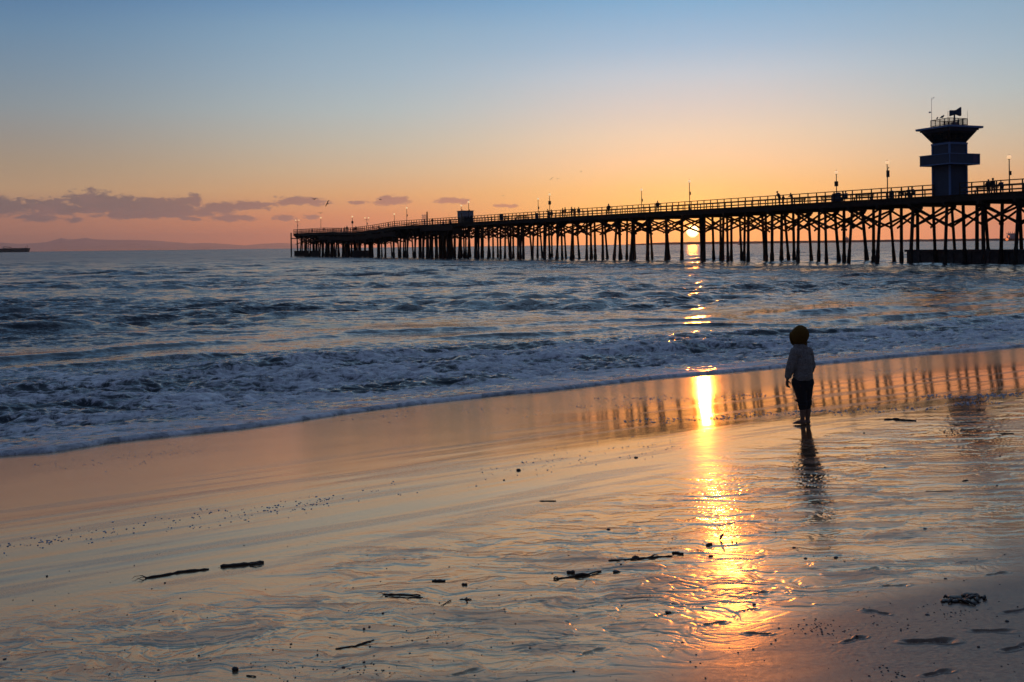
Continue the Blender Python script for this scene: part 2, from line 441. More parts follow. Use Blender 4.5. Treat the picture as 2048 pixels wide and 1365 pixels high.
# --- materials
def sand_material():
    mt = bpy.data.materials.new("wet_sand"); mt.use_nodes = True
    T = NT(mt.node_tree)
    tcn = T.n('ShaderNodeTexCoord'); P = tcn.outputs['Object']
    wet = T.n('ShaderNodeAttribute', attribute_name='wet').outputs['Fac']
    n1 = T.noise(P, 1.7, 6, 0.55); n2 = T.noise(P, 420.0, 2, 0.7); n3 = T.noise(P, 60.0, 4, 0.6)
    colr = T.mix(T.smooth(n1, 0.3, 0.7), T.mix(wet, (0.100, 0.050, 0.026, 1), (0.120, 0.066, 0.034, 1)), T.mix(wet, (0.135, 0.068, 0.036, 1), (0.155, 0.086, 0.046, 1)))
    colr = T.mix(T.math('MULTIPLY', T.smooth(n2, 0.4, 0.75), 0.4), colr, (0.22, 0.13, 0.08, 1))
    p = T.n('ShaderNodeBsdfPrincipled')
    T.put(p.inputs['Base Color'], colr)
    p.inputs['IOR'].default_value = 1.45
    T.put(p.inputs['Specular IOR Level'], T.math('SUBTRACT', 0.60, T.math('MULTIPLY', wet, 0.57)))
    wv = T.math('ADD', wet, T.math('MULTIPLY', T.math('SUBTRACT', n3, 0.5), 0.35), clamp=True)
    T.put(p.inputs['Roughness'], T.math('SUBTRACT', 0.43, T.math('MULTIPLY', wv, 0.25)))
    gb = T.n('ShaderNodeBump'); gb.inputs['Strength'].default_value = 1.0
    T.put(gb.inputs['Distance'], T.math('MULTIPLY', T.math('SUBTRACT', 1.08, wv), 0.00032))
    T.put(gb.inputs['Height'], n2); T.put(p.inputs['Normal'], gb.outputs[0])
    p.inputs['Coat IOR'].default_value = 1.68
    T.put(p.inputs['Coat Weight'], T.math('MULTIPLY', wv, 1.0))
    T.put(p.inputs['Coat Roughness'], T.n('ShaderNodeAttribute', attribute_name='blur').outputs['Fac'])
    cb = T.n('ShaderNodeBump'); cb.inputs['Strength'].default_value = 1.0; T.put(cb.inputs['Distance'], T.math('ADD', 0.00005, T.math('MULTIPLY', T.math('SUBTRACT', 1.0, wv), 0.00045)))
    T.put(cb.inputs['Height'], T.noise(P, 170.0, 3, 0.6)); T.put(p.inputs['Coat Normal'], cb.outputs[0])
    gl = T.n('ShaderNodeBsdfGlossy'); gl.inputs['Color'].default_value = (1.0, 0.74, 0.42, 1)      # golden sheen added as colour, to brighten and warm the sand's reflections
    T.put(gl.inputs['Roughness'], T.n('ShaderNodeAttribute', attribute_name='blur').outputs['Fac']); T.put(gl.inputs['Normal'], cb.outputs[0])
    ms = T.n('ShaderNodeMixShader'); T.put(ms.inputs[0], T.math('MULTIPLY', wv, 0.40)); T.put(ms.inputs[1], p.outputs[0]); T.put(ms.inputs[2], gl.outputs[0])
    o = T.n('ShaderNodeOutputMaterial'); T.put(o.inputs[0], ms.outputs[0]); return mt

def sea_material():
    mt = bpy.data.materials.new("sea_water"); mt.use_nodes = True
    T = NT(mt.node_tree)
    tcn = T.n('ShaderNodeTexCoord'); P = tcn.outputs['Object']
    foam = T.n('ShaderNodeAttribute', attribute_name='foam').outputs['Fac']
    # small waves: slopes taken straight from vector noise, so they hold at any distance
    wt = T.n('ShaderNodeAttribute', attribute_name='chop').outputs['Fac']
    mpn = T.n('ShaderNodeMapping'); T.put(mpn.inputs[0], P); mpn.inputs['Rotation'].default_value = (0, 0, R(-22)); mpn.inputs['Scale'].default_value = (0.5, 1, 1)
    def slope(scale, k, det):
        nz = T.n('ShaderNodeTexNoise'); T.put(nz.inputs['Vector'], mpn.outputs[0]); nz.inputs['Scale'].default_value = scale; nz.inputs['Detail'].default_value = det; nz.inputs['Roughness'].default_value = .6
        sb = T.n('ShaderNodeVectorMath', operation='SUBTRACT'); T.put(sb.inputs[0], nz.outputs['Color']); sb.inputs[1].default_value = (.5, .5, .5)
        ml = T.n('ShaderNodeVectorMath', operation='MULTIPLY'); T.put(ml.inputs[0], sb.outputs[0]); ml.inputs[1].default_value = (k * .7, k, 0)
        return ml.outputs[0]
    def vadd(p, q): n_ = T.n('ShaderNodeVectorMath', operation='ADD'); T.put(n_.inputs[0], p); T.put(n_.inputs[1], q); return n_.outputs[0]
    sl_ = vadd(vadd(slope(0.12, 1.1, 3), slope(0.9, 0.85, 6)), vadd(slope(3.2, 1.5, 3), slope(11.0, 1.1, 2)))
    sc2 = T.n('ShaderNodeVectorMath', operation='SCALE'); T.put(sc2.inputs[0], sl_); T.put(sc2.inputs['Scale'], T.math('ADD', 0.18, T.math('MULTIPLY', wt, 0.82)))
    geo = T.n('ShaderNodeNewGeometry'); nn = T.n('ShaderNodeVectorMath', operation='NORMALIZE'); T.put(nn.inputs[0], vadd(geo.outputs['Normal'], sc2.outputs[0]))
    water = T.n('ShaderNodeBsdfPrincipled')
    water.inputs['Base Color'].default_value = (0.010, 0.024, 0.034, 1); T.put(water.inputs['Roughness'], T.n('ShaderNodeAttribute', attribute_name='unresolved').outputs['Fac'])
    water.inputs['IOR'].default_value = 1.34; T.put(water.inputs['Normal'], nn.outputs[0])
    # lacy foam
    nA = T.noise(mpn.outputs[0], 0.7, 6, 0.62, 0.8); nB = T.noise(P, 3.2, 6, 0.68, 1.4); nC = T.noise(P, 24.0, 4, 0.65, 0.6)
    lac = T.math('ADD', T.math('MULTIPLY', nA, 0.9), T.math('ADD', T.math('MULTIPLY', nB, 0.95), T.math('MULTIPLY', nC, 0.15)))   # mean about 1.0
    val = T.math('ADD', lac, T.math('MULTIPLY', foam, 0.80))
    fm = T.math('MULTIPLY', T.smooth(val, 1.36, 1.60), T.math('ADD', 0.55, T.math('MULTIPLY', T.smooth(nB, 0.3, 0.6), 0.45)))
    fm = T.math('MULTIPLY', fm, T.smooth(foam, 0.02, 0.12))
    fb = T.n('ShaderNodeBump'); fb.inputs['Distance'].default_value = 0.10; T.put(fb.inputs['Height'], T.math('ADD', nB, T.math('MULTIPLY', nC, 0.12)))
    fo = T.n('ShaderNodeBsdfPrincipled')
    T.put(fo.inputs['Base Color'], T.mix(T.smooth(T.math('ADD', T.math('MULTIPLY', nA, .5), T.math('MULTIPLY', nB, .5)), 0.38, 0.62), (0.36, 0.38, 0.42, 1), (0.92, 0.93, 0.94, 1)))
    fo.inputs['Roughness'].default_value = 0.55; T.put(fo.inputs['Normal'], fb.outputs[0])
    mx = T.n('ShaderNodeMixShader'); T.put(mx.inputs[0], fm); T.put(mx.inputs[1], water.outputs[0]); T.put(mx.inputs[2], fo.outputs[0])
    o = T.n('ShaderNodeOutputMaterial'); T.put(o.inputs[0], mx.outputs[0]); return mt

# --- beach: one sheet, fine where the photograph looks, coarse beyond
ts = tgrid(1380)
yr = 1.0 / np.concatenate([np.linspace(1 / 2.2, 1 / 30.0, 1150), np.linspace(1 / 30.0, 1 / 320.0, 40)[1:]])
T2, Y2 = np.meshgrid(ts, yr)
X2 = T2 * Y2
H2, WET = sand_height(X2, Y2)
_s = edge_v(X2 * TU.x + Y2 * TU.y) - (X2 * NV.x + Y2 * NV.y)
_mir = sst(X2 - 0.05 * Y2 + 0.5 * gn(X2 / 1.5, Y2 / .6, 36), -1.0, 1.1)
BLUR = 0.16 - 0.10 * _mir + 0.08 * _mir * (1 - sst(_s + 0.3 * gn(X2 / 1.5, Y2 / .4, 37), 3.2, 4.8)) + 0.12 * sst(_s, 8.8, 10.8)
M_SAND = sand_material()
beach = grid_mesh("beach_sand", X2, Y2, H2, M_SAND, attrs={'wet': WET, 'blur': BLUR})
tag(beach, "wet reflective sand beach sloping down to the swash line", kind='structure')
# the same beach behind the camera, coarse
tb = np.linspace(-40, 60, 60); yb = np.linspace(-60, 2.24, 60)
XB, YB = np.meshgrid(tb, yb); HB = plane_z(XB, YB) - 0.012
HB = np.minimum(HB, 4.2)
back = grid_mesh("upper_beach", XB, YB, HB, M_SAND, attrs={'wet': np.zeros_like(HB)})
tag(back, "drier upper beach behind the viewer", kind='structure')

# --- sea
rows_px = np.concatenate([np.linspace(0.87, 50, 230, endpoint=False), np.linspace(50, 600, 1180)])
ys = CAMZ * F / rows_px[::-1]
ts = tgrid(1120)
T3, Y3 = np.meshgrid(ts, ys); X3 = T3 * Y3
u3 = X3 * TU.x + Y3 * TU.y; v3 = X3 * NV.x + Y3 * NV.y
S3 = v3 - edge_v(u3)                                       # metres seaward of the swash line
dyl = np.abs(np.gradient(ys))[:, None] * np.ones_like(T3)
Z = np.zeros_like(T3)
rg = np.random.RandomState(11)
for i in range(64):
    lam = 0.7 * (12.0 / 0.7) ** (i / 63.0)
    th = rg.normal(0, 0.55) + math.atan2(-NV.y, -NV.x)
    kx, ky = math.cos(th), math.sin(th); k = 2 * math.pi / lam
    amp = lam / (2 * math.pi) * 0.036 * (0.55 if lam > 5 else 0.9 if lam > 2.5 else 1.5)
    w = 1 - sst(dyl, lam * 0.22, lam * 0.5)
    if not (w > 0).any(): continue
    ph = k * (kx * X3 + ky * Y3) + rg.uniform(0, 6.28) + 0.6 * gn(X3 / (lam * 5), Y3 / (lam * 5), 100 + i)
    Z += w * amp * (np.sin(ph) + 0.22 * np.cos(2 * ph))
grp = 0.55 + 0.9 * sst(fbm(X3 / 22, Y3 / 14, 3, 71), -0.4, 0.4)
calm = 0.18 + 0.82 * sst(S3, 14.0, 26.0)                    # broken water inshore has lost its wind waves
Z *= grp * calm * 0.78
# long low swells with sharper crests
sw = u3 * 0.10 + v3
for (v0, w0, a0, sd_) in ((33, 1.3, .20, 1), (41, 1.6, .30, 2), (52, 1.9, .32, 3), (66, 2.2, .36, 4), (84, 2.6, .42, 5), (108, 3, .4, 6), (140, 4, .45, 7), (180, 5, .5, 8)):
    c = v0 + 5.0 * gn(u3 / 30, u3 * 0 + sd_ * 3.1, 80 + sd_) + 1.3 * gn(u3 / 7, u3 * 0 + sd_ * 5.7, 90 + sd_)
    on = sst(gn(u3 / 16, u3 * 0 + sd_ * 1.7, 95 + sd_), -0.25, 0.3)
    q = (sw - c) / w0
    Z += 0.32 * a0 * on * np.exp(-np.where(q < 0, (q * 1.7) ** 2, (q * 0.7) ** 2))
# surf: broken bores and lumpy foam
outer = np.interp(u3, [-10, 5, 15, 30, 60], [17, 13.5, 11.5, 10.5, 10])
inner = 1 - sst(S3, outer * 0.55, outer * 1.05)
bore = 0
for (s0, w0, a0, sd_) in ((3.2, .35, .05, 1), (5.6, .45, .09, 2), (8.4, .6, .12, 3), (11.6, .7, .12, 4), (15.0, .9, .13, 5)):
    c = s0 + 1.5 * gn(u3 / 6, u3 * 0 + sd_, 110 + sd_) + 0.5 * gn(u3 / 1.6, u3 * 0 + sd_, 115 + sd_) + 0.18 * gn(u3 / .5, u3 * 0 + sd_, 118 + sd_)
    on = 0.25 + 0.75 * sst(gn(u3 / 7, u3 * 0 + sd_, 120 + sd_), -0.3, 0.3)
    q = (S3 - c) / w0
    bore = bore + a0 * on * np.exp(-np.where(q < 0, (q * 2.4) ** 2, (q * 0.45) ** 2))
lump = 0.095 * fbm(X3 / 1.5, Y3 / 1.0, 3, 131) + 0.07 * (1 - np.abs(fbm(X3 / .62, Y3 / .42, 2, 135)) * 2.2) + 0.015 * fbm(X3 / .22, Y3 / .15, 2, 138)
Z += bore * (1 - sst(S3, 17, 22)) + inner * sst(S3, 0.5, 3.5) * lump
# swash sheet lying on the sand
sandZ = plane_z(X3, Y3) + 0.003 * fbm(X3 * 0.35, Y3 * 0.35, 3, 21)
film = 0.030 * (1 - np.exp(-np.maximum(S3, 0) / 0.05)) + 0.030 * np.exp(-((S3 - 0.10) / 0.09) ** 2) + 0.008 * np.maximum(S3, 0)
film = film + sst(S3, 0.1, 1.2) * 0.020 * (fbm(X3 / .35, Y3 / .25, 3, 141))
film = film + 0.018 * np.exp(-((S3 - 1.3 - 0.5 * gn(u3 / 2, u3 * 0, 143)) / 0.16) ** 2)
sheet = sandZ + film + sst(S3, 1.0, 3.5) * np.maximum(Z, -0.06) * 0.9
lvl = Z + 0.02
kk = sst(S3, 2.2, 6.0)
Z = np.where(S3 < 6, np.maximum(sheet, lvl * kk + sheet * (1 - kk)), lvl)
Z = np.where(S3 <= 0, sandZ - 0.02 - 0.3 * np.minimum(-S3, 1), Z)
outer = np.interp(u3, [-10, 5, 15, 30, 60], [17, 13.5, 11.5, 10.5, 10])
foam = (1 - sst(S3, outer * 0.60, outer * 1.25)) * 0.68 + 0.22 * gn(u3 / 2.6, v3 / 1.1, 152) * inner
foam = foam + 0.5 * np.clip(np.gradient(np.clip(bore, 0, 1), axis=0) * 6, 0, 0.4) * inner
foam = foam + 2.0 * (lump - 0.04) * inner * sst(S3, .5, 2)  # whiter lump tops, standing in for highlights on the ridges
foam = foam - 0.26 * sst(gn(u3 / 3.2, v3 / 1.6, 151), 0.05, 0.4) * sst(S3, 1.5, 3)
foam = np.maximum(foam, 0.95 * (1 - sst(S3, 0.15, 0.5)))
whitecap = 0.34 * sst(grp, 1.15, 1.45) * (1 - sst(S3, 40, 70)) * sst(S3, 18, 25) * 0
foam = np.clip(np.maximum(foam, whitecap), 0, 1)
chop = sst(S3, 3, 22) * (0.35 + 0.65 * sst(grp, 0.6, 1.3))
M_SEA = sea_material()
sea = grid_mesh("sea_water", X3, Y3, Z, M_SEA, keep=(S3 > -0.6), attrs={'foam': foam, 'chop': chop, 'unresolved': 0.12 + 0.15 * sst(np.log(dyl), math.log(0.25), math.log(6.0))})
tag(sea, "choppy evening sea with blue-grey surf foam along the beach", kind='structure')
del X2, Y2, H2, T2, X3, Y3, T3, Z, S3, lump, bore, sandZ, film, sheet, lvl
# ------------------------------------------------------------------ pier frame
RAILH = 6.606                                   # rail top above the camera
def _line_pt(X, h):
    Y = Y0 - 0.0117 * (X - 1024) - h
    d = RAILH / ray(X, Y).z
    return at(X, Y, d)
PA = _line_pt(2048, 121.3); PB = _line_pt(587, 39.85)
PA.z = PB.z = 0
DV = (PB - PA); PLEN = DV.length; DV.normalize()          # seaward along the pier
NP = Vector((-DV.y, DV.x, 0))
if NP.dot(Vector((0, 1, 0))) < 0: NP = -NP                # across the pier, away from the camera
ZU = Vector((0, 0, 1))
DECK = 8.1; PW = 8.0
def s_at(X, off=0.0):
    """distance along the pier of the point seen at photo column X on the line `off` metres across"""
    o = PA + NP * off
    r = ray(X, 470.0)
    # (o + D s) x r = 0 in plan
    return -(o.x * r.y - o.y * r.x) / (DV.x * r.y - DV.y * r.x)
def pp(s, off, z=0.0): 
    q = PA + DV * s + NP * off; return Vector((q.x, q.y, z))
_sx = [s_at(790), s_at(745), s_at(705), s_at(690), s_at(650), s_at(587)]
_sz = [0.0, -0.62, -1.02, -1.02, -0.55, -0.50]
def dz(s): return float(np.interp(s, _sx, _sz))
def deck(s): return DECK + dz(s)
S0 = -46.0; S1 = s_at(587)

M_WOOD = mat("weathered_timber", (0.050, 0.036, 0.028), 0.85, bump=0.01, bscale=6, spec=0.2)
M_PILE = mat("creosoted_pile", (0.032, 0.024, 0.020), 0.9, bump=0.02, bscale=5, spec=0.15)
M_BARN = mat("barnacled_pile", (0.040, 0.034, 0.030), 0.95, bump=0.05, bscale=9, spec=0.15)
M_RAIL = mat("railing_timber", (0.060, 0.045, 0.035), 0.8, bscale=8, spec=0.2)
M_IRON = mat("dark_iron", (0.03, 0.03, 0.035), 0.55, metal=0.4)
M_BLUE = mat("blue_paint", (0.032, 0.058, 0.105), 0.6, bscale=3, var=0.12)
M_TRIM = mat("pale_blue_trim", (0.12, 0.22, 0.42), 0.5, bscale=3, var=0.1)
M_DARKP = mat("dark_panel", (0.018, 0.018, 0.022), 0.35)
M_GLASSD = mat("dark_window_glass", (0.01, 0.012, 0.018), 0.08, var=0.05)
M_WHITE = mat("white_paint", (0.62, 0.62, 0.64), 0.5, var=0.08)
M_GREY = mat("grey_metal", (0.25, 0.25, 0.27), 0.45, metal=0.5)
M_CONC = mat("concrete", (0.09, 0.085, 0.08), 0.9, bump=0.02, bscale=2)

pier = empty("wooden_pier", pp(0, 0, 0) * 0 + Vector((0, 0, 0)))
tag(pier, "long dark timber pier on braced piles, running out across the sea", "pier")
# deck: fascia, stringers and planks as one swept slab that follows the dip at the seaward end
ss = [S0] + [S0 + (S1 - S0) * i / 60 for i in range(1, 60)] + [S1]
b = MB()
for o0, o1, z0, z1 in ((-0.12, PW + .12, -.12, 0), (-0.05, .35, -.80, -.12), (1.6, 1.95, -.75, -.12), (3.0, 3.35, -.75, -.12), (4.6, 4.95, -.75, -.12), (6.1, 6.45, -.75, -.12), (PW - .35, PW + .05, -.80, -.12)):
    vs = []; fs = []
    for s in ss:
        z = deck(s)
        vs += [pp(s, o0, z + z0), pp(s, o1, z + z0), pp(s, o1, z + z1), pp(s, o0, z + z1)]
    for i in range(len(ss) - 1):
        for k in range(4):
            k2 = (k + 1) % 4; fs.append((4 * i + k, 4 * i + k2, 4 * i + 4 + k2, 4 * i + 4 + k))
    fs += [(3, 2, 1, 0), (4 * len(ss) - 4, 4 * len(ss) - 3, 4 * len(ss) - 2, 4 * len(ss) - 1)]
    b.add(vs, fs)
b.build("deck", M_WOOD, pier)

# bents: three piles, a cap beam and cross braces each
BENT = 4.7
bents = []
s = S0 + 1.0
while s < S1 - 0.5: bents.append(s); s += BENT * rnd.uniform(0.94, 1.06)
piles = []; caps = []; braces = []
def pile_mb(s, off, lean, lean_s, zt, r):
    q = MB()
    top = pp(s, off, zt)
    def P(z): 
        k = (zt - z)
        return top + NP * (lean * k) + DV * (lean_s * k) - ZU * k
    q.mi = 0
    zb = rnd.uniform(1.3, 1.9)
    q.tube([P(zt), P(zt * .6), P(zb + .1)], [r, r * 1.06, r * 1.1], 9)
    q.mi = 1
    pts = []; rr = []
    z = zb + .15
    while z > -1.6:
        pts.append(P(z)); rr.append(r * (1.18 + rnd.uniform(0, .28) + (.22 if z < .9 else 0))); z -= rnd.uniform(.25, .4)
    rr[0] = r * 1.1
    q.tube(pts, rr, 9)
    return q
for bi, s in enumerate(bents):
    z = deck(s); zc = z - .80
    offs = [(0.45, -.075), (PW / 2 + rnd.uniform(-.5, .5), rnd.uniform(-.02, .02)), (PW - .45, .075)]
    if rnd.random() < .5: offs.insert(1, (rnd.choice((2.2, 5.9)), rnd.uniform(-.04, .02)))
    for off, lean in offs:
        if 1369 < proj(pp(s, off + lean * 5, 3.5))[0] < 1401: continue
        if lean and rnd.random() < .3: lean *= rnd.choice((-.2, .3, .1))
        piles.append((s, pile_mb(s + rnd.uniform(-.12, .12), off, lean, rnd.uniform(-.04, .04), zc - .02, rnd.uniform(.165, .205))))
    q = MB(); q.bar(pp(s, -.35, zc - .17), pp(s, PW + .35, zc - .17), .34, .36); caps.append((s, q))
    zt, zl = zc - .30, zc - 2.55 - rnd.uniform(0, .35)
    for sg, ds in ((1, .22), (-1, -.22)):
        if rnd.random() < .07: continue
        if sg > 0: a, c = pp(s + ds, -.1, zt), pp(s + ds, PW + .1, zl)
        else: a, c = pp(s + ds, PW + .1, zt), pp(s + ds, -.1, zl)
        q = MB(); q.bar(a, c, .10, .26); braces.append((s, q))
        if rnd.random() < .95:
            q = MB(); up = ZU * .75
            if sg > 0: a, c = pp(s + ds * 1.7, .2, zt - .2), pp(s + ds * 1.7, PW * .62, zl - .1)
            else: a, c = pp(s + ds * 1.7, PW - .2, zt - .2), pp(s + ds * 1.7, PW * .38, zl - .1)
            q.bar(a, c, .10, .24); braces.append((s, q))
    if bi % 2 == 0 and bi + 1 < len(bents):                 # lengthwise bracing on some bays
        s2 = bents[bi + 1]
        for off in (0.45, PW - .45):
            for a, c in (((s, zt), (s2, zl)), ((s2, zt), (s, zl))):
                q = MB(); q.bar(pp(a[0], off, a[1]), pp(c[0], off, c[1]), .10, .24); braces.append((s, q))
# the seaward head is a thicket of piles
sh = s_at(720)
s = sh
while s < S1:
    for off in (1.2, 2.8, 5.4, 6.6):
        if rnd.random() < .6: piles.append((s, pile_mb(s, off + rnd.uniform(-.3, .3), rnd.uniform(-.03, .03), rnd.uniform(-.03, .03), deck(s) - 1.1, .17)))
    s += rnd.uniform(3.4, 5.0)
for s in (s_at(860), s_at(868), s_at(877), s_at(886), s_at(899), s_at(908)):   # cluster under the landing
    for off in (-1.6, -.7, 1.5, 3.0):
        piles.append((s, pile_mb(s, off, rnd.uniform(-.02, .02), rnd.uniform(-.02, .02), deck(s) - 1.0, .17)))
def _clear(it):                                            # the braces leave the gap in which the sun stands
    for p in it[1].v:
        X, Y = proj(p)
        if 1370 < X < 1400 and Y > 452: return False
    return True
def emit(items, name, mats, limit=100):
    """the items that show largest (nearest in view) as parts, the rest as one part"""
    vis = lambda it: 0 if s_at(2060) <= it[0] else 1
    items = sorted(items, key=lambda it: (vis(it), it[0]))
    for i, (s, q) in enumerate(items[:limit]): q.build(name, mats, pier)
    if len(items) > limit:
        r = MB()
        for s, q in items[limit:]:
            o = len(r.v); r.v += q.v; r.f += [tuple(i + o for i in f) for f in q.f]; r.m += q.m
        tag(r.build(name, mats, pier), kind='stuff')
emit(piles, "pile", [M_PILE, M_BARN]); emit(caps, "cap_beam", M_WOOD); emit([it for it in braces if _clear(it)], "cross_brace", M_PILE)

# the head: lower decking, walings and fender boards
b = MB()
for X0, X1, z0, z1, o0, o1 in ((636, 790, -2.35, -1.06, .1, PW - .1), (640, 745, -3.1, -2.36, .6, PW - .6), (600, 640, -2.6, -2.35, -.2, .05), (590, 640, -1.5, -1.1, .5, PW)):
    a, c = s_at(X0), s_at(X1)
    n = 6
    for i in range(n):
        sa = a + (c - a) * i / n; sb = a + (c - a) * (i + 1) / n
        b.frame(pp(sa, 0, deck((sa + sb) / 2)), DV, NP, ZU, (min(0, sb - sa), o0, z0), (max(0, sb - sa), o1, z1))
b.build("lower_deck", M_WOOD, pier)
b = MB()
for X0, X1 in ((589, 617), (622, 640), (706, 738)):
    a, c = s_at(X0), s_at(X1)
    b.frame(pp(c, 0, 0), DV, NP, ZU, (0, -.15, .1), (a - c, .1, 1.9))
b.build("fender_boards", M_PILE, pier)
b = MB(); q = pp(S1 + 1.3, -.4)
b.tube([q - ZU * 1.5, q + ZU * (deck(S1) + .3)], .22, 9); b.build("mooring_pile", [M_PILE], pier)
b = MB(); b.bar(pp(S1 + 1.5, -.3, 6.0), pp(S1 - 6, -.3, 5.9), .25, .3); b.build("waling_beam", [M_PILE], pier)
# side landing by the hut
b = MB(); a, c = s_at(924), s_at(858)
b.frame(pp(a, 0, DECK), DV, NP, ZU, (0, -2.4, -1.7), (c - a, -.13, -1.1))
b.frame(pp(a, 0, DECK), DV, NP, ZU, (0, -2.4, -1.1), (c - a, -2.3, -.5))
for k in range(7): b.frame(pp(a, 0, DECK), DV, NP, ZU, ((c - a) * k / 6 - .2, -2.2, -2.6), ((c - a) * k / 6 + .2, 2.0, -1.71))
b.build("side_landing", M_WOOD, pier)

# railings
def railing(off, gaps, label):
    spans = []
    cur = S0
    for g0, g1 in gaps: spans.append((cur, g0)); cur = g1
    spans.append((cur, S1))
    for a, c in spans:
        b = MB()
        n = max(1, int((c - a) / 4)); st = [a + (c - a) * i / n for i in range(n + 1)]
        for z, hh, w in ((1.36, .10, .20), (.80, .13, .05), (.33, .13, .05)):
            for i in range(n): 
                b.bar(pp(st[i], off, deck(st[i]) + z - hh / 2), pp(st[i + 1], off, deck(st[i + 1]) + z - hh / 2), w, hh)
        ro = b.build("railing", M_RAIL, pier)
    posts = []
    for a, c in spans:
        n = max(1, int((c - a) / 1.5))
        for i in range(n + 1):
            s = a + (c - a) * i / n; q = MB(); q.frame(pp(s, off, deck(s)), DV, NP, ZU, (-.055, -.055, -.3), (.055, .055, 1.26)); posts.append((s, q))
    return ro, posts
near, p1 = railing(0.05, [(s_at(1920), s_at(1867.5)), (s_at(924), s_at(916))] if s_at(1920) < s_at(1867.5) else [(s_at(1867.5), s_at(1920))], '')
far, p2 = railing(PW - .05, [], '')
rr_ = MB()
p1 = sorted(p1, key=lambda it: (it[0] < s_at(2060), it[0]))
for s, q in p1[:100]: q.build("railing_post", M_RAIL, near)
for s, q in p1[100:]:
    o = len(rr_.v); rr_.v += q.v; rr_.f += [tuple(i + o for i in f) for f in q.f]; rr_.m += q.m
tag(rr_.build("railing_post", M_RAIL, near), kind='stuff')
rr_ = MB()
for s, q in p2:
    o = len(rr_.v); rr_.v += q.v; rr_.f += [tuple(i + o for i in f) for f in q.f]; rr_.m += q.m
tag(rr_.build("railing_post", M_RAIL, far), kind='stuff')
b = MB()                                                    # end railing
for z, hh, w in ((1.36, .10, .20), (.80, .13, .05), (.33, .13, .05)): b.bar(pp(S1, 0, deck(S1) + z - hh / 2), pp(S1, PW, deck(S1) + z - hh / 2), w, hh)
for k in range(1, 6): b.frame(pp(S1, PW * k / 6, deck(S1)), DV, NP, ZU, (-.05, -.05, 0), (.05, .05, 1.26))
b.build("railing", M_RAIL, pier)

# groyne wall under the landward half
a, c = s_at(1815, 5.0), S0 - 10
b = MB(); b.frame(pp(c, 0, 0), DV, NP, ZU, (0, 4.8, -1.5), (a - c, 5.2, 1.40)); b.frame(pp(c, 0, 0), DV, NP, ZU, (0, 4.6, 1.404), (a - c + .2, 5.4, 1.68))
k = c + 1
while k < a: b.frame(pp(k, 0, 0), DV, NP, ZU, (0, 4.62, -1.4), (.35, 4.79, 1.39)); k += 2.4
tag(b.build("groyne_wall", M_CONC), "low dark groyne wall standing in the water beneath the landward end of the pier", "groyne")

# ------------------------------------------------------------------ lamps on the pier
def make_glow(name, colr, strength):
    mt = bpy.data.materials.new(name); mt.use_nodes = True; T = NT(mt.node_tree)
    p = T.n('ShaderNodeBsdfPrincipled'); p.inputs['Base Color'].default_value = (.8, .75, .65, 1); p.inputs['Roughness'].default_value = .25
    p.inputs['Emission Color'].default_value = colr; p.inputs['Emission Strength'].default_value = strength
    o = T.n('ShaderNodeOutputMaterial'); T.put(o.inputs[0], p.outputs[0]); return mt
M_GLOBE = make_glow("lit_globe", (1.0, .60, .30, 1), .95)
def globe(q, x, z, r=.21):
    q.lathe([(.06, z - r - .10), (.10, z - r - .02), (.12, z - r * .8), (r * .92, z - r * .35), (r, z), (r * .86, z + r * .5), (r * .4, z + r * .92), (.03, z + r)], (x, 0, 0), 12)
def make_lamp(kind):
    root = empty("pier_lamp", (0, 0, 0))
    b = MB(); b.lathe([(.17, 0), (.17, .12), (.11, .2), (.095, .7), (.07, .78), (.055, 4.2 if kind != 'twin' else 3.95)], n=10); 
    b.lathe([(.05, 4.15), (.12, 4.22), (.12, 4.27), (.07, 4.30)], n=10) if kind != 'twin' else b.ball((0, 0, 4.0), .09)
    if kind == 'twin':
        for sg in (-1, 1): b.tube([(0, 0, 3.85), (sg * .3, 0, 3.72), (sg * .52, 0, 3.82), (sg * .58, 0, 4.0), (sg * .58, 0, 4.16)], .04, 7)
    b.build("pole", M_IRON, root, True)
    for x in ((0,) if kind != 'twin' else (-.58, .58)):
        q = MB(); z = 4.50 if kind != 'twin' else 4.40
        globe(q, x, z, .25 if kind != 'twin' else .19); g = q.build("globe", M_GLOBE, root, True)
        q = MB(); q.lathe([(.12, z + .20), (.07, z + .26), (.015, z + .30), (.012, z + .40)], (x, 0, 0), 8); q.build("finial", M_IRON, g)
    if kind == 'sign': q = MB(); q.box((-.26, .07, 2.55), (.26, .11, 3.25)); q.box((-.23, -.12, 2.58), (.23, -.08, 3.22)); q.build("sign_board", M_IRON, root)
    if kind == 'narrow': q = MB(); q.box((-.10, .06, 2.7), (.28, .11, 3.55)); q.tube([(0, 0, 3.6), (.12, 0, 3.75), (.17, 0, 3.9)], .03, 6); q.ball((.17, 0, 3.9), .07); q.build("sign_board", M_IRON, root)
    if kind in ('box', 'twin'): q = MB(); q.box((.03, -.1, 2.35), (.22, .1, 2.85)); q.build("fuse_box", M_IRON, root)
    return root
_proto = {}
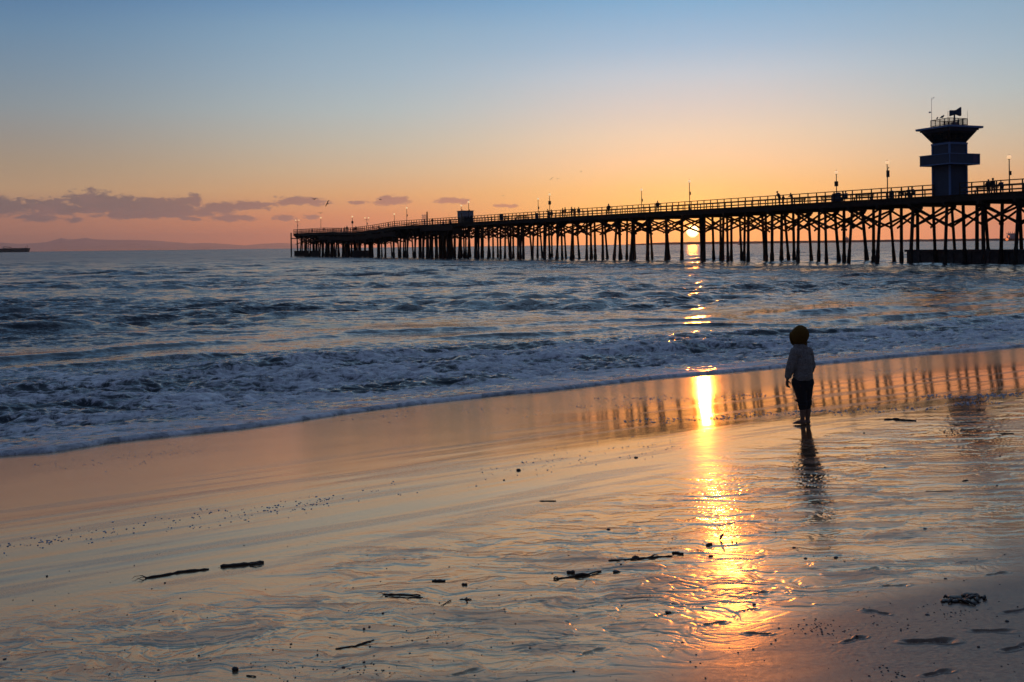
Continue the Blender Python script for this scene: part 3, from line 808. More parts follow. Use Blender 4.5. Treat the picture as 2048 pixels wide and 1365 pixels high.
LAMPS = [  # column in the photo, side, kind, label
    (2020, 'far', 'box', "single-globe lamp beyond the standing couple, first lamp on the shoreward side of the watch tower"),
    (1776, 'near', 'narrow', "single-globe lamp with a tall narrow board, first lamp seaward of the watch tower"),
    (1674, 'far', 'sign', "single-globe lamp with a square board, between the seated heads and the leaning angler"),
    (1380, 'near', 'box', "single-globe lamp standing directly above the setting sun"),
    (1284, 'far', 'box', "single-globe lamp between the sun and the lone walker left of it"),
    (1100, 'near', 'sign', "single-globe lamp with a square board rising behind the seated pair"),
    (1077, 'far', 'box', "shorter single-globe lamp just seaward of the one over the seated pair"),
    (938, 'near', 'box', "lit globe lamp at the shoreward corner of the white pier hut"),
    (923, 'far', 'plain', "lit globe lamp half hidden behind the white pier hut"),
    (814, 'near', 'box', "tallest lit globe lamp of the seaward stretch, near the gantry frame"),
    (789, 'far', 'plain', "short-looking lit globe lamp where the deck begins to dip"),
    (734, 'far', 'twin', "twin-globe lamp above the dip in the deck"),
    (705, 'near', 'sign', "lit globe lamp with a square board on the pier head"),
    (642, 'near', 'plain', "plain lit globe lamp under the small circling gull"),
    (595, 'near', 'twin', "twin-globe lamp at the very tip of the pier"),
]
for (X, side, kind, lab) in LAMPS:
    off = .35 if side == 'near' else PW - .35
    if kind not in _proto: o = _proto[kind] = make_lamp(kind)
    else: o = copy_tree(_proto[kind])
    s = s_at(X, off); o.location = pp(s, off, deck(s)); o.rotation_euler = (0, 0, -R(10))
    tag(o, lab, "pier lamp", "lamps along the pier")

# ------------------------------------------------------------------ watch tower
ct = ray(1901, 380); s = s_at(1901, -0.06); base = pp(s, -0.06, DECK)
th = R(-22)
AX = Vector((math.cos(th), -math.sin(th), 0)); AX = Vector((math.cos(R(22)), math.sin(R(22)), 0)); AY = Vector((-math.sin(R(22)), math.cos(R(22)), 0))
tw = 2.60
cen = base + (AX + AY) * (tw / 2)
tower = empty("watch_tower", cen)
tag(tower, "square blue-grey watch tower with a flared top and wrap-around balcony, standing on the pier", "watch tower")
def TB(): return MB()
O0 = Vector((0, 0, 0))
def tb(q, lo, hi): q.frame(O0, AX, AY, ZU, lo, hi); return q
Zd = DECK
def ring(q, half, z0, z1, t): 
    for sx in (-1, 1):
        tb(q, (sx * half - t, -half - t, z0), (sx * half + t, half + t, z1))
    for sy in (-1, 1):
        tb(q, (-half + t + .001, sy * half - t, z0), (half - t - .001, sy * half + t, z1))
    return q
hw = tw / 2
q = MB(); tb(q, (-hw, -hw, 0), (hw, hw, 6.0))
for k in range(15): ring(q, hw, .35 + k * .25, .36 + k * .25, .012) if k < 13 else None
q.build("shaft", M_BLUE, tower)
q = MB()
for sx, sy in ((-1, -1), (1, -1), (-1, 1), (1, 1)): tb(q, (sx * hw - .09, sy * hw - .09, 0.002), (sx * hw + .09, sy * hw + .09, 3.50)); tb(q, (sx * hw - .09, sy * hw - .09, 4.0), (sx * hw + .09, sy * hw + .09, 6.0))
ring(q, hw + .05, 5.98, 6.20, .07)
q.build("corner_trim", M_TRIM, tower)
# balcony
bh = 4.6 / 2
q = MB(); tb(q, (-bh, -bh, 3.55), (bh, bh, 3.72)); q.build("balcony_floor", M_BLUE, tower)
q = MB(); ring(q, bh - .04, 3.724, 4.74, .04); q.build("balcony_parapet", M_BLUE, tower)
q = MB(); ring(q, bh - .02, 4.744, 4.82, .06); ring(q, bh, 3.56, 3.68, .02)
tb(q, (-bh - .03, -bh - .03, 3.69), (-bh + .03, -bh + .03, 4.74)); tb(q, (bh - .03, -bh - .03, 3.69), (bh + .03, -bh + .03, 4.74)); q.build("balcony_trim", M_TRIM, tower)
q = MB(); tb(q, (bh - .02 - 1.0, -bh - .012, 3.78), (bh - .35, -bh + .0, 4.6)); q.build("notice_panel", mat("purple_grey_panel", (.09, .07, .14), .6), tower)
# flared cabin
q = MB(); z0, z1 = 6.2, 7.45; h0, h1 = hw - .03, 2.06
vs = [AX * (sx * h) + AY * (sy * h) + ZU * z for z, h in ((z0, h0), (z1, h1)) for sx, sy in ((-1, -1), (1, -1), (1, 1), (-1, 1))]
q.add(vs, [(3, 2, 1, 0), (4, 5, 6, 7), (0, 1, 5, 4), (1, 2, 6, 5), (2, 3, 7, 6), (3, 0, 4, 7)])
cab = q.build("flared_cabin", M_DARKP, tower)
for i, (A, B) in enumerate(((AX, AY), (AY, -AX), (-AX, -AY), (-AY, AX))):          # one window band each side
    for j in range(3):
        q = MB(); u0 = -1 + .08 + j * .62; u1 = u0 + .56; vs = []
        for z, u in ((.18, u0), (.18, u1), (.80, u1), (.80, u0)):
            h = h0 + (h1 - h0) * z; vs.append(A * (u * h) - B * (h + .02) + ZU * (z0 + (z1 - z0) * z))
        n_ = (vs[1] - vs[0]).cross(vs[3] - vs[0]).normalized() * .02
        q.add(vs + [v - n_ for v in vs], [(0, 1, 2, 3), (7, 6, 5, 4), (0, 4, 5, 1), (1, 5, 6, 2), (2, 6, 7, 3), (3, 7, 4, 0)])
        q.build("window_pane", M_GLASSD, cab)
q = MB(); tb(q, (-2.10, -2.10, 7.45), (2.10, 2.10, 7.72)); tb(q, (-2.26, -2.26, 7.60), (2.26, 2.26, 7.80))
rh = 5.16 / 2; tb(q, (-rh, -rh, 7.80), (rh, rh, 8.04)); roof = q.build("roof", M_BLUE, tower)
q = MB(); ring(q, rh, 7.84, 8.05, .03); q.build("fascia", M_TRIM, roof)
# rooftop rail
q = MB(); rl = hw + .1
tb(q, (-rl - .1, -rl - .1, 8.04), (rl + .1, rl + .1, 8.12))
ring(q, rl, 8.98, 9.04, .03); ring(q, rl, 8.30, 8.34, .02)
for k in range(21):
    u = -rl + 2 * rl * k / 20
    for sy in (-1, 1):
        w_ = .035 if k % 5 == 0 else .014
        tb(q, (u - w_, sy * rl - w_, 8.12), (u + w_, sy * rl + w_, 8.98)); 
        if 0 < k < 20: tb(q, (sy * rl - w_, u - w_, 8.12), (sy * rl + w_, u + w_, 8.98))
q.build("roof_railing", M_IRON, tower)
def ltb(x, y, z=0): return AX * x + AY * y + ZU * z
def tpos(X, off=0):                       # point above the tower seen at photo column X
    r = ray(X, 250); d = cen.y + off; return Vector((r.x * d, d, 0)) - Vector((cen.x, cen.y, 0))
# siren horn
c0 = tpos(1909, -.3)
q = MB(); q.tube([c0 + ZU * 8.04, c0 + ZU * 9.6], .10, 8); tb(q, (c0.dot(AX) - .25, c0.dot(AY) - .25, 8.12), (c0.dot(AX) + .25, c0.dot(AY) + .25, 8.65))
hn = q.build("siren", M_GREY, tower)
q = MB(); hd = Vector((.94, -.34, 0)); hs = Vector((.34, .94, 0)); zc_ = 9.80
prof = [(-.55, .28), (-.50, .34), (-.05, .26), (.15, .26), (.55, .47), (.72, .50), (.74, .42)]
vs = []; fs = []
for x, h in prof:
    for a, bb in ((-1, -1), (1, -1), (1, 1), (-1, 1)): vs.append(c0 + hd * x + hs * (a * h * .8) + ZU * (zc_ + bb * h + x * .12))
for i in range(len(prof) - 1):
    for k in range(4): fs.append((4 * i + k, 4 * i + (k + 1) % 4, 4 * i + 4 + (k + 1) % 4, 4 * i + 4 + k))
fs += [(3, 2, 1, 0), tuple(range(4 * len(prof) - 4, 4 * len(prof)))]
q.add(vs, fs); q.build("horn", M_BLUE, hn)
for X, top, r_ in ((1863.5, 11.65, .035), (1896, 10.05, .03), (1935, 10.1, .025)):
    c_0 = tpos(X, 0 if X < 1900 else .2); q = MB()
    q.tube([c_0 + ZU * 8.1, c_0 + ZU * top], [r_, r_ * .5], 6)
    if X < 1870:
        q.tube([c_0 + ZU * (top - .25), c_0 + Vector((.22, 0, top - .12)), c_0 + Vector((.27, 0, top))], .018, 5)
        for k in range(3): a = k * 2.1; q.ball(c_0 + Vector((.27 + .1 * math.cos(a), .1 * math.sin(a), top)), .035, 6, 4)
        q.ball(c_0 + Vector((-.22, 0, top - 1.75)), (.14, .12, .10), 8, 6); q.bar(c_0 + ZU * (top - 1.75), c_0 + Vector((-.2, 0, top - 1.75)), .03, .03)
    q.build("antenna", M_WHITE if X < 1870 else M_IRON, tower)

# ------------------------------------------------------------------ hut, gantry, benches, bins
s = s_at(936, .0); so_ = s_at(916, 0)
hut = empty("pier_hut", pp(s_at(929, 1), 1.3, DECK), math.atan2(DV.y, DV.x)); tag(hut, "small pale box-shaped hut at the rail with a dark lower half, beside the side landing", "hut")
q = MB(); q.box((-1.5, -1.2, 0), (1.5, 1.2, 1.2)); q.build("base", M_DARKP, hut)
q = MB(); q.box((-1.55, -1.25, 1.2), (1.55, 1.25, 2.6)); q.build("wall", mat("grey_boards", (.26, .26, .29), .7, bscale=4), hut)
q = MB(); q.box((-1.7, -1.4, 2.6), (1.7, 1.4, 2.7)); q.tube([(.9, .4, 2.7), (.9, .4, 3.1)], .09, 8); q.build("roof", M_GREY, hut)
q = MB(); q.box((-.9, 1.25, .7), (-.1, 1.27, 2.2)); q.build("door", M_DARKP, hut)
gan = empty("gantry_frame", pp(s_at(849, .2), .2, DECK), math.atan2(DV.y, DV.x)); tag(gan, "thin pale gantry frame with one thick dark post, seaward of the pier hut", "gantry")
q = MB()
gl = abs(s_at(842, .2) - s_at(853, .2)) 
for k in range(5): q.box((-gl / 2 + gl * k / 5 - .04, -.04, 0), (-gl / 2 + gl * k / 5 + .04, .04, 2.55 - .25 * (k % 2)))
q.box((-gl / 2, -.03, 2.3), (gl / 2, .03, 2.38)); q.box((-gl / 2, -.03, 1.8), (gl / 2, .03, 1.86)); q.build("frame", M_WHITE, gan)
q = MB(); q.box((gl / 2 - .1, -.12, 0), (gl / 2 + .14, .12, 3.1)) if (DV.x < 0 and False) else q.box((-gl / 2 - .14, -.12, 0), (-gl / 2 + .1, .12, 3.1)); q.build("post", M_IRON, gan)

def make_bench():
    root = empty("bench", (0, 0, 0))
    q = MB()
    for k in range(4): q.box((-.9, -.22 + k * .115, .43), (.9, -.12 + k * .115, .47))
    q.build("seat", M_RAIL, root)
    q = MB()
    for k in range(3): q.box((-.9, .27 + k * .02, .55 + k * .14), (.9, .31 + k * .02, .66 + k * .14))
    q.build("backrest", M_RAIL, root)
    for sx in (-.75, .75):
        q = MB(); q.box((sx - .05, -.2, 0), (sx + .05, -.1, .43)); q.box((sx - .05, .2, 0), (sx + .05, .3, .9)); q.box((sx - .05, -.2, .36), (sx + .05, .3, .425)); q.build("leg", M_IRON, root)
    return root
bench0 = make_bench()
BEN = [(1597, 1.2, 1.25, "dark bench just shoreward of the leaning angler"), (1657, 1.4, 1.15, "reddish bench just seaward of the lamp with a square board"),
       (1727, 1.2, 1.7, "long bench between the seated heads and the watch tower's nearest lamp"), (1812, 1.5, 1.0, "bench with people on it just seaward of the watch tower"),
       (1972, 1.3, 1.6, "long bench in front of the standing couple shoreward of the tower"), (1012, 1.3, 1.3, "bench beside the dark bin box shoreward of the pier hut"),
       (1036, 1.3, .9, "short bench seaward of the seated pair and the two close lamps"), (1052, 1.3, .9, "short bench almost below the shorter of the two close lamps")]
for i, (X, off, sc_, lab) in enumerate(BEN):
    o = bench0 if i == 0 else copy_tree(bench0)
    o.location = pp(s_at(X, off), off, DECK + .003); o.rotation_euler = (0, 0, math.atan2(DV.y, DV.x) + (0 if i % 2 else math.pi)); o.scale = (sc_, 1, 1)
    tag(o, lab, "bench", "benches on the pier")
def make_bin(w=.62, h=1.0):
    root = empty("litter_bin", (0, 0, 0))
    q = MB(); q.lathe([(w * .46, .04), (w * .5, .1), (w * .5, h * .85), (w * .46, h * .88)], n=12); q.build("barrel", M_BLUE, root)
    q = MB(); q.lathe([(w * .53, h * .88), (w * .53, h * .93), (w * .35, h), (.05, h * 1.03)], n=12); q.build("lid", M_DARKP, root)
    return root
bin0 = make_bin()
BIN = [(1784, 1.0, 1, "blue barrel bin beside the lamp with the tall narrow board"), (1670, .8, 1.1, "barrel bin, the seaward of two at the lamp with a square board"), (1677, .8, 1.2, "barrel bin, the shoreward of two at the lamp with a square board"),
       (1003, .7, 1.4, "large dark bin standing shoreward of the pier hut"), (1074, .8, 1.1, "dark bin at the foot of the shorter of the two close lamps")]
for i, (X, off, sc_, lab) in enumerate(BIN):
    o = bin0 if i == 0 else copy_tree(bin0)
    o.location = pp(s_at(X, off), off, DECK + .003); o.scale = (sc_, sc_, sc_); tag(o, lab, "litter bin", "bins on the pier")
# ------------------------------------------------------------------ people
def bake(o, voxel, smooth_it=6, fac=0.5, dec=None):
    """fuses the overlapping shapes of o into one continuous skin"""
    md = o.modifiers.new("fuse", 'REMESH'); md.mode = 'VOXEL'; md.voxel_size = voxel; md.use_smooth_shade = True
    ms = o.modifiers.new("relax", 'SMOOTH'); ms.iterations = smooth_it; ms.factor = fac
    if dec: dm = o.modifiers.new("dec", 'DECIMATE'); dm.ratio = dec
    dg = bpy.context.evaluated_depsgraph_get(); dg.update()
    me = bpy.data.meshes.new_from_object(o.evaluated_get(dg))
    o.modifiers.clear(); o.data = me
    me.polygons.foreach_set('use_smooth', [True] * len(me.polygons)); me.update()
    return o
M_SKIN = mat("skin", (0.22, 0.12, 0.08), 0.55, var=0.06)
M_HAIR = mat("dark_hair", (0.03, 0.022, 0.018), 0.6)
CL = [mat("dark_coat", (.03, .03, .035), .85), mat("brown_jacket", (.07, .045, .03), .85), mat("navy_sweater", (.03, .04, .08), .85), mat("grey_sweatshirt", (.14, .14, .15), .85)]
M_JEAN = mat("dark_trousers", (.02, .022, .035), .85)

def figure(pose):
    """an adult facing +y, feet at z=0; returns body, jacket and trousers shapes"""
    B, J, P = MB(), MB(), MB()
    sit = pose.get('sit', 0); lean = pose.get('lean', 0.0)
    hipz = .50 if sit else .92
    hip = Vector((0, 0, hipz)); ch = hip + Vector((0, lean * .42, .42 - .08 * abs(lean))); neck = hip + Vector((0, lean * .55, .56 - .10 * abs(lean)))
    head = neck + Vector((0, .03 + lean * .10, .17))
    B.cap(hip + ZU * .02, ch, .13, .14, 10); B.cap(ch, neck, .12, .07, 10); B.cap(neck, head, .055, .06, 8)
    B.ball(head + ZU * .02, (.078, .098, .115), 12, 8); B.ball(head + Vector((0, .10, -.005)), (.014, .02, .022), 6, 4); B.ball(head + Vector((0, .07, -.06)), (.04, .04, .04), 8, 6)
    for sg in (-1, 1): B.ball(head + Vector((sg * .08, 0, 0)), (.012, .02, .03), 6, 4)
    st = pose.get('step', 0.0)
    for sg in (-1, 1):
        hj = hip + Vector((sg * .09, 0, 0))
        if sit: kn = hj + Vector((sg * .03, .42, .02)); an = kn + Vector((0, .03, -.44)); 
        else: kn = hj + Vector((sg * .02, .05 + sg * st * .5, -.43)); an = Vector((hj.x + sg * .02, sg * st - .02, .08))
        B.cap(hj, kn, .085, .058, 8); B.cap(kn, an, .056, .04, 8); B.cap(an - ZU * .03, an + Vector((0, .15, -.05)), .04, .03, 8)
        P.cap(hj, kn, .105, .075, 8); P.cap(kn, an + ZU * .02, .075, .062, 8)
        sh = ch + Vector((sg * .18, 0, .07)); a = pose.get('arms', 'down')
        if a == 'rail': el = sh + Vector((sg * .06, .16, -.22)); wr = el + Vector((-sg * .10, .20, .02))
        elif a == 'pocket': el = sh + Vector((sg * .10, -.06, -.27)); wr = el + Vector((-sg * .08, .14, -.18))
        else: el = sh + Vector((sg * .05, -.03 + sg * st * .3, -.29)); wr = el + Vector((0, .08 + sg * st * .3, -.25))
        B.cap(sh, el, .05, .04, 8); B.cap(el, wr, .038, .027, 8)
        hd_ = (wr - el).normalized(); B.cap(wr, wr + hd_ * .07, .03, .034, 8)
        for k in range(4): B.cap(wr + hd_ * .08 + Vector((.0, (k - 1.5) * .018, 0)), wr + hd_ * (.15 - .008 * abs(k - 1)) + Vector((0, (k - 1.5) * .02, 0)), .010, .008, 6)
        B.cap(wr + hd_ * .03, wr + hd_ * .08 + Vector((-sg * .0, .05, 0)), .012, .010, 6)
        J.cap(sh, el, .072, .060, 8); J.cap(el, wr, .058, .045, 8)
    P.cap(hip + Vector((-.06, 0, .02)), hip + Vector((.06, 0, .02)), .14, .14, 10)
    J.cap(hip + ZU * (-.02 if not sit else .06), ch, .165, .175, 10); J.cap(ch, neck - ZU * .03, .16, .08, 10); J.cap(ch + Vector((-.15, 0, .06)), ch + Vector((.15, 0, .06)), .075, .075, 8)
    H = MB(); H.ball(head + Vector((0, -.018, .035)), (.088, .10, .112), 12, 8)
    if pose.get('hood'): H.ball(head + Vector((0, -.03, .0)), (.105, .115, .14), 12, 8)
    return B, J, P, H
def make_person(pose, coat):
    root = empty("person", (0, 0, 0))
    B, J, P, H = figure(pose)
    bake(B.build("body", M_SKIN, root), .016, 3, dec=.35)
    bake(J.build("jacket", coat, root), .03, 2); bake(P.build("trousers", M_JEAN, root), .03, 2); bake(H.build("hair", M_HAIR if not pose.get('hood') else coat, root), .02, 2)
    return root
pr = {'stand': make_person({'arms': 'pocket'}, CL[0]), 'walk': make_person({'step': .22}, CL[1]), 'rail': make_person({'arms': 'rail', 'lean': .35}, CL[2]),
      'sit': make_person({'sit': 1, 'arms': 'rail', 'lean': .15}, CL[3]), 'hood': make_person({'hood': 1, 'arms': 'pocket', 'step': .08}, CL[0])}
used = set()
PEO = [  # column, metres across, pose, heading, height factor, label
    (1978, 3.2, 'stand', 20, .98, "person standing left in the close couple, shoreward of the watch tower"), (1987, 3.0, 'hood', -10, 1.04, "taller person standing right in the close couple, shoreward of the watch tower"),
    (2005, 4.2, 'rail', 60, .95, "person beside the couple, nearest the lamp shoreward of the tower"),
    (1819, 1.7, 'sit', 190, 1.0, "hunched dark person sitting on the bench just seaward of the watch tower"), (1827, 1.2, 'sit', 170, 1.0, "person crouched at the rail, nearest the tower's seaward wall"),
    (1806, 2.2, 'sit', 150, .95, "small seated person left on the bench seaward of the tower"),
    (1688, 1.5, 'sit', 175, 1.04, "seated person in green, left of the pair of heads by the square-board lamp"), (1693.5, 1.5, 'sit', 185, 1.04, "seated person, right of the pair of heads by the square-board lamp"),
    (1560, .55, 'rail', 150, 1.12, "person leaning over the near rail with arms out, the angler between sun and tower"), (1567, .9, 'stand', 90, .80, "short person close behind the leaning angler's back"),
    (1585, 1.0, 'rail', 180, .92, "stooping person at the seaward end of the dark bench"),
    (1316, 1.2, 'stand', 70, 1.05, "lone walker just left of the lamp above the sun"), (1218, 1.0, 'hood', 80, 1.08, "broad-coated person alone, midway between the sun and the groups of walkers"),
    (1158, 1.6, 'hood', 30, .98, "walker on the right of the group of three"), (1150, 1.4, 'walk', 100, .96, "walker in the middle of the group of three"), (1144, 1.4, 'stand', 110, 1.05, "walker on the left of the group of three"),
    (1131, 1.8, 'walk', 120, 1.06, "taller walker of the strolling pair"), (1126, 1.8, 'stand', 110, 1.0, "left walker of the strolling pair"),
    (1104.5, 1.1, 'sit', 180, 1.18, "right one of the two people at the foot of the tall square-board lamp"), (1098, 1.0, 'rail', 190, 1.0, "left one of the two people at the foot of the tall square-board lamp"),
    (943, 1.2, 'stand', 90, .9, "person standing against the shoreward wall of the pale hut"),
    (901, -1.2, 'stand', 10, 1.12, "dark person with a rod on the side landing by the hut"), (888, -1.0, 'rail', 200, .98, "pale-topped person on the side landing by the hut"), (879, -.9, 'sit', 190, 1.0, "dark figure low on the seaward half of the side landing"),
    (865, .8, 'stand', 60, .85, "pale-shirted person between the gantry frame and the side landing"), (777, 1.0, 'hood', 0, .8, "person standing where the deck starts to dip, beside the short-looking lamp"),
    (757, 1.2, 'sit', 10, .95, "person sitting on the sloping dip of the deck"), (746, .8, 'hood', 100, .75, "person halfway down the sloping dip of the deck"),
    (712, 1.0, 'hood', 70, 1.0, "person just shoreward of the pier head's square-board lamp"), (707.5, 1.4, 'stand', 180, .85, "person at the foot of the pier head's square-board lamp"),
    (694, 1.0, 'stand', 40, 1.12, "tallest person of the pier head crowd, left of its square-board lamp"), (689.5, 1.0, 'walk', 140, .95, "person beside the tallest one of the pier head crowd"),
    (683.5, 1.4, 'sit', 180, .95, "person sitting at the shoreward end of the pier head's bench row"), (666, 1.2, 'stand', 180, .75, "person alone in the middle of the flat pier head"),
    (648, .9, 'stand', 100, .85, "person just shoreward of the plain lamp on the pier head"), (625, 1.2, 'sit', 100, 1.0, "person sitting between the plain lamp and the pier's tip")]
for (X, off, pose, hd_, hf, lab) in PEO:
    if pose in used: o = copy_tree(pr[pose])
    else: o = pr[pose]; used.add(pose)
    s = s_at(X, off); z = deck(s) if off > 0 else DECK - 1.1
    o.location = pp(s, off, z + .003); o.rotation_euler = (0, 0, math.atan2(NP.y, NP.x) - math.pi / 2 + R(hd_)); o.scale = (1.15 * hf, 1.15 * hf, hf)
    tag(o, lab, "person", "people on the pier")
# fishing rod leaning at the landing
b = MB(); p = pp(s_at(901, -1.6), -1.6, DECK - .2); b.tube([p, p + Vector((-.4, -.5, 2.3))], [.03, .012], 6)
tag(b.build("fishing_rod", M_IRON), "thin fishing rod held up over the side landing's edge", "fishing rod")

# ------------------------------------------------------------------ the child
VD = ray(1607, 848); kid_p = sand_at(1608, 849)
yaw = -math.atan2(VD.x, 1.0)
K = proj(kid_p); 
dk = kid_p.y; U = dk / F                                      # metres per photo pixel at the child
h_, w_ = sand_height(np.array([[kid_p.x]]), np.array([[kid_p.y]])); kz = float(h_[0, 0])
kid = empty("person", (kid_p.x, kid_p.y, kz), yaw)
tag(kid, "barefoot child in mustard hood and grey fleece, standing on the wet sand", "child")
def k(X, Y, y=0.0): return Vector(((X - 1608) * U, y, (848.5 - Y) * U))
fw = Vector((-.87, .49, 0)); lf = Vector((-.49, -.87, 0))      # facing, and the child's own left
# body: one continuous skin
B = MB()
pel = k(1606, 768); chs = k(1607, 715); nk = k(1604, 692); hd0 = k(1601, 673)
B.cap(pel + lf * .02, pel - lf * .02, .058, .058); B.cap(pel, chs, .064, .068); B.cap(chs + lf * .04, chs - lf * .04, .045, .045); B.cap(chs, nk, .06, .035); B.cap(nk, hd0 + ZU * -.02, .033, .04)
hc = hd0 + ZU * .003
B.ball(hc, (.070, .070, .080), 20, 14); B.ball(hc + fw * .02 + ZU * -.025, (.058, .058, .055), 16, 10)
B.ball(hc + fw * .082 - ZU * .012, (.009, .009, .010), 8, 6); B.ball(hc + fw * .078 + ZU * -.016, (.012, .010, .007), 8, 6)
for sg in (-1, 1):
    B.ball(hc + fw * .064 + lf * sg * .038 - ZU * .022, (.020, .020, .018), 8, 6)
    B.ball(hc + lf * sg * .072 - ZU * .006 - fw * .005, (.012, .014, .020), 8, 6)
B.ball(hc + fw * .070 - ZU * .043, (.012, .016, .005), 8, 6); B.ball(hc + fw * .066 - ZU * .052, (.014, .014, .006), 8, 6); B.ball(hc + fw * .058 - ZU * .066, (.016, .016, .012), 8, 6)
# arms
shL = k(1592, 703, -.06); elL = k(1582, 734, -.07); wrL = k(1577.5, 757, -.06)
shR = k(1619, 703, .06); elR = k(1626, 733, .06); wrR = k(1620, 752, .10)
for sh, el_, wr in ((shL, elL, wrL), (shR, elR, wrR)):
    B.cap(sh, el_, .034, .027); B.cap(el_, wr, .026, .018)
def hand(wr, dn, out, side, curl):
    """palm, four bent fingers and a thumb; dn = towards the fingertips, out = palm normal, side = towards the thumb"""
    pc = wr + dn * .030
    for t in (-1, -.33, .33, 1): B.cap(wr + dn * .008 + side * t * .008, wr + dn * .050 + side * t * .015, .0095, .0088, 8)
    for i, t in enumerate((1, .33, -.33, -1)):
        L = (.034, .038, .035, .028)[i]
        a = wr + dn * .052 + side * t * .0165
        d1 = (dn * math.cos(curl) + out * math.sin(curl)).normalized(); b_ = a + d1 * L * .45
        d2 = (dn * math.cos(curl * 2.1) + out * math.sin(curl * 2.1)).normalized(); c__ = b_ + d2 * L * .32
        d3 = (dn * math.cos(curl * 3) + out * math.sin(curl * 3)).normalized(); e_ = c__ + d3 * L * .24
        B.cap(a, b_, .0068, .0062, 8); B.cap(b_, c__, .0062, .0057, 8); B.cap(c__, e_, .0057, .0050, 8)
    a = wr + dn * .018 + side * .017; b_ = a + (dn * .6 + side * .75 + out * .3).normalized() * .022; c__ = b_ + (dn * .9 + side * .25 + out * .4).normalized() * .018
    B.cap(a, b_, .0085, .0072, 8); B.cap(b_, c__, .0070, .0058, 8)
hand(k(1576.5, 758.5, -.06), Vector((.0, .0, -1)), Vector((.85, -.3, 0)).normalized(), Vector((.55, .75, 0)).normalized(), .38)
hand(wrR, (fw * .6 - ZU * .8).normalized(), -lf * -1, (fw * .8 + ZU * .6).normalized(), .3)
# legs
hL = k(1600, 775, -.035); hR = k(1614, 775, .035)
kL = k(1605, 808, -.02); kR = k(1614, 808, .03)
aL = k(1605, 840, -.015); aR = k(1615, 840.5, .03)
for h, kn_, an in ((hL, kL, aL), (hR, kR, aR)):
    B.cap(h, kn_, .048, .034); B.cap(kn_, kn_ + (an - kn_) * .38 - fw * .006, .033, .034); B.cap(kn_ + (an - kn_) * .38 - fw * .006, an, .033, .021)
for an, fd in ((aL, Vector((-.97, .05, 0)).normalized()), (aR, Vector((-.55, .80, 0)).normalized())):
    B.cap(an, an - fd * .018 - ZU * .020, .022, .020); B.cap(an - ZU * .008, an + fd * .065 - ZU * .027, .021, .014); B.cap(an - ZU * .024 - fd * .015, an + fd * .07 - ZU * .030, .018, .014)
    sd2 = Vector((-fd.y, fd.x, 0))
    for t in (-1, -.5, 0, .5, 1): B.cap(an + fd * .068 + sd2 * t * .019 - ZU * .032, an + fd * (.092 - .010 * abs(t - .4)) + sd2 * t * .022 - ZU * .034, .0085, .0070, 8)
bd = B.build("body", M_SKIN, kid); bake(bd, .0034, 4, .45)
# trousers, rolled above the calf
P = MB()
P.cap(k(1600, 765, -.02), k(1613, 765, .02), .083, .083); P.cap(k(1607, 752), k(1607, 770), .088, .085)
P.cap(k(1600.5, 772, -.03), k(1606, 806, -.02), .072, .044); P.cap(k(1613.5, 772, .03), k(1614, 806, .03), .070, .044)
P.cap(k(1606, 806, -.02), k(1605.5, 814, -.02), .046, .042); P.cap(k(1614, 806, .03), k(1614, 814, .03), .046, .043)
for X, y in ((1606, -.02), (1614, .03)):
    pts = [k(X, 803, y) + Vector((math.cos(t) * .044, math.sin(t) * .044, .006 * math.sin(3 * t))) for t in [i * .45 for i in range(15)]]
    P.tube(pts, .0115, 8); pts = [p_ - ZU * .030 for p_ in pts]; P.tube(pts, .0095, 8)
P.cap(k(1600, 802, -.05), k(1593.5, 800, -.05), .012, .012)
bake(P.build("trousers", mat("black_jeans", (.020, .018, .020), .9, bump=.003, bscale=90), kid), .0055, 3)
# fleece jacket
J = MB()
J.cap(k(1607, 748) , k(1606, 722), .098, .103); J.cap(k(1606, 722), k(1605, 700), .103, .074); J.cap(k(1596, 706, -.05), k(1616, 706, .05), .062, .062); J.cap(k(1605, 700), k(1604, 692), .068, .056)
J.cap(k(1607, 752) + lf * .02, k(1607, 752) - lf * .02, .092, .092)
J.cap(k(1593, 704, -.06), k(1584, 733, -.07), .054, .050); J.cap(k(1584, 733, -.07), k(1578.5, 751, -.06), .050, .037)
J.cap(k(1618, 704, .06), k(1624, 733, .06), .050, .042); J.cap(k(1624, 733, .06), k(1620, 749, .10), .040, .032)
J.cap(k(1603, 696), k(1597, 695, -.02), .052, .045)
jk = J.build("jacket", None or mat("grey_fleece", (.25, .22, .205), .97, bump=.010, bscale=70, var=.25, spec=.1), kid); bake(jk, .006, 3)
co = np.empty(len(jk.data.vertices) * 3, np.float32); jk.data.vertices.foreach_get('co', co); co = co.reshape(-1, 3)
no = np.empty(len(jk.data.vertices) * 3, np.float32); jk.data.vertices.foreach_get('normal', no); no = no.reshape(-1, 3)
dsp = .0035 * gn(co[:, 0] * 70 + co[:, 1] * 30, co[:, 2] * 70, 201) + .003 * gn(co[:, 0] * 160, co[:, 2] * 150 + co[:, 1] * 90, 202) + .006 * gn(co[:, 0] * 14 + co[:, 1] * 9, co[:, 2] * 30, 203)
zlow = (848.5 - 758.5) * U
co += no * dsp[:, None]; flat = co[:, 2] < zlow; flat &= np.abs(co[:, 0] - 0) < .2
core = (co[:, 0] > (1586 - 1608) * U)
co[core & (co[:, 2] < zlow), 2] = zlow - .004
jk.data.vertices.foreach_set('co', co.reshape(-1)); jk.data.update()
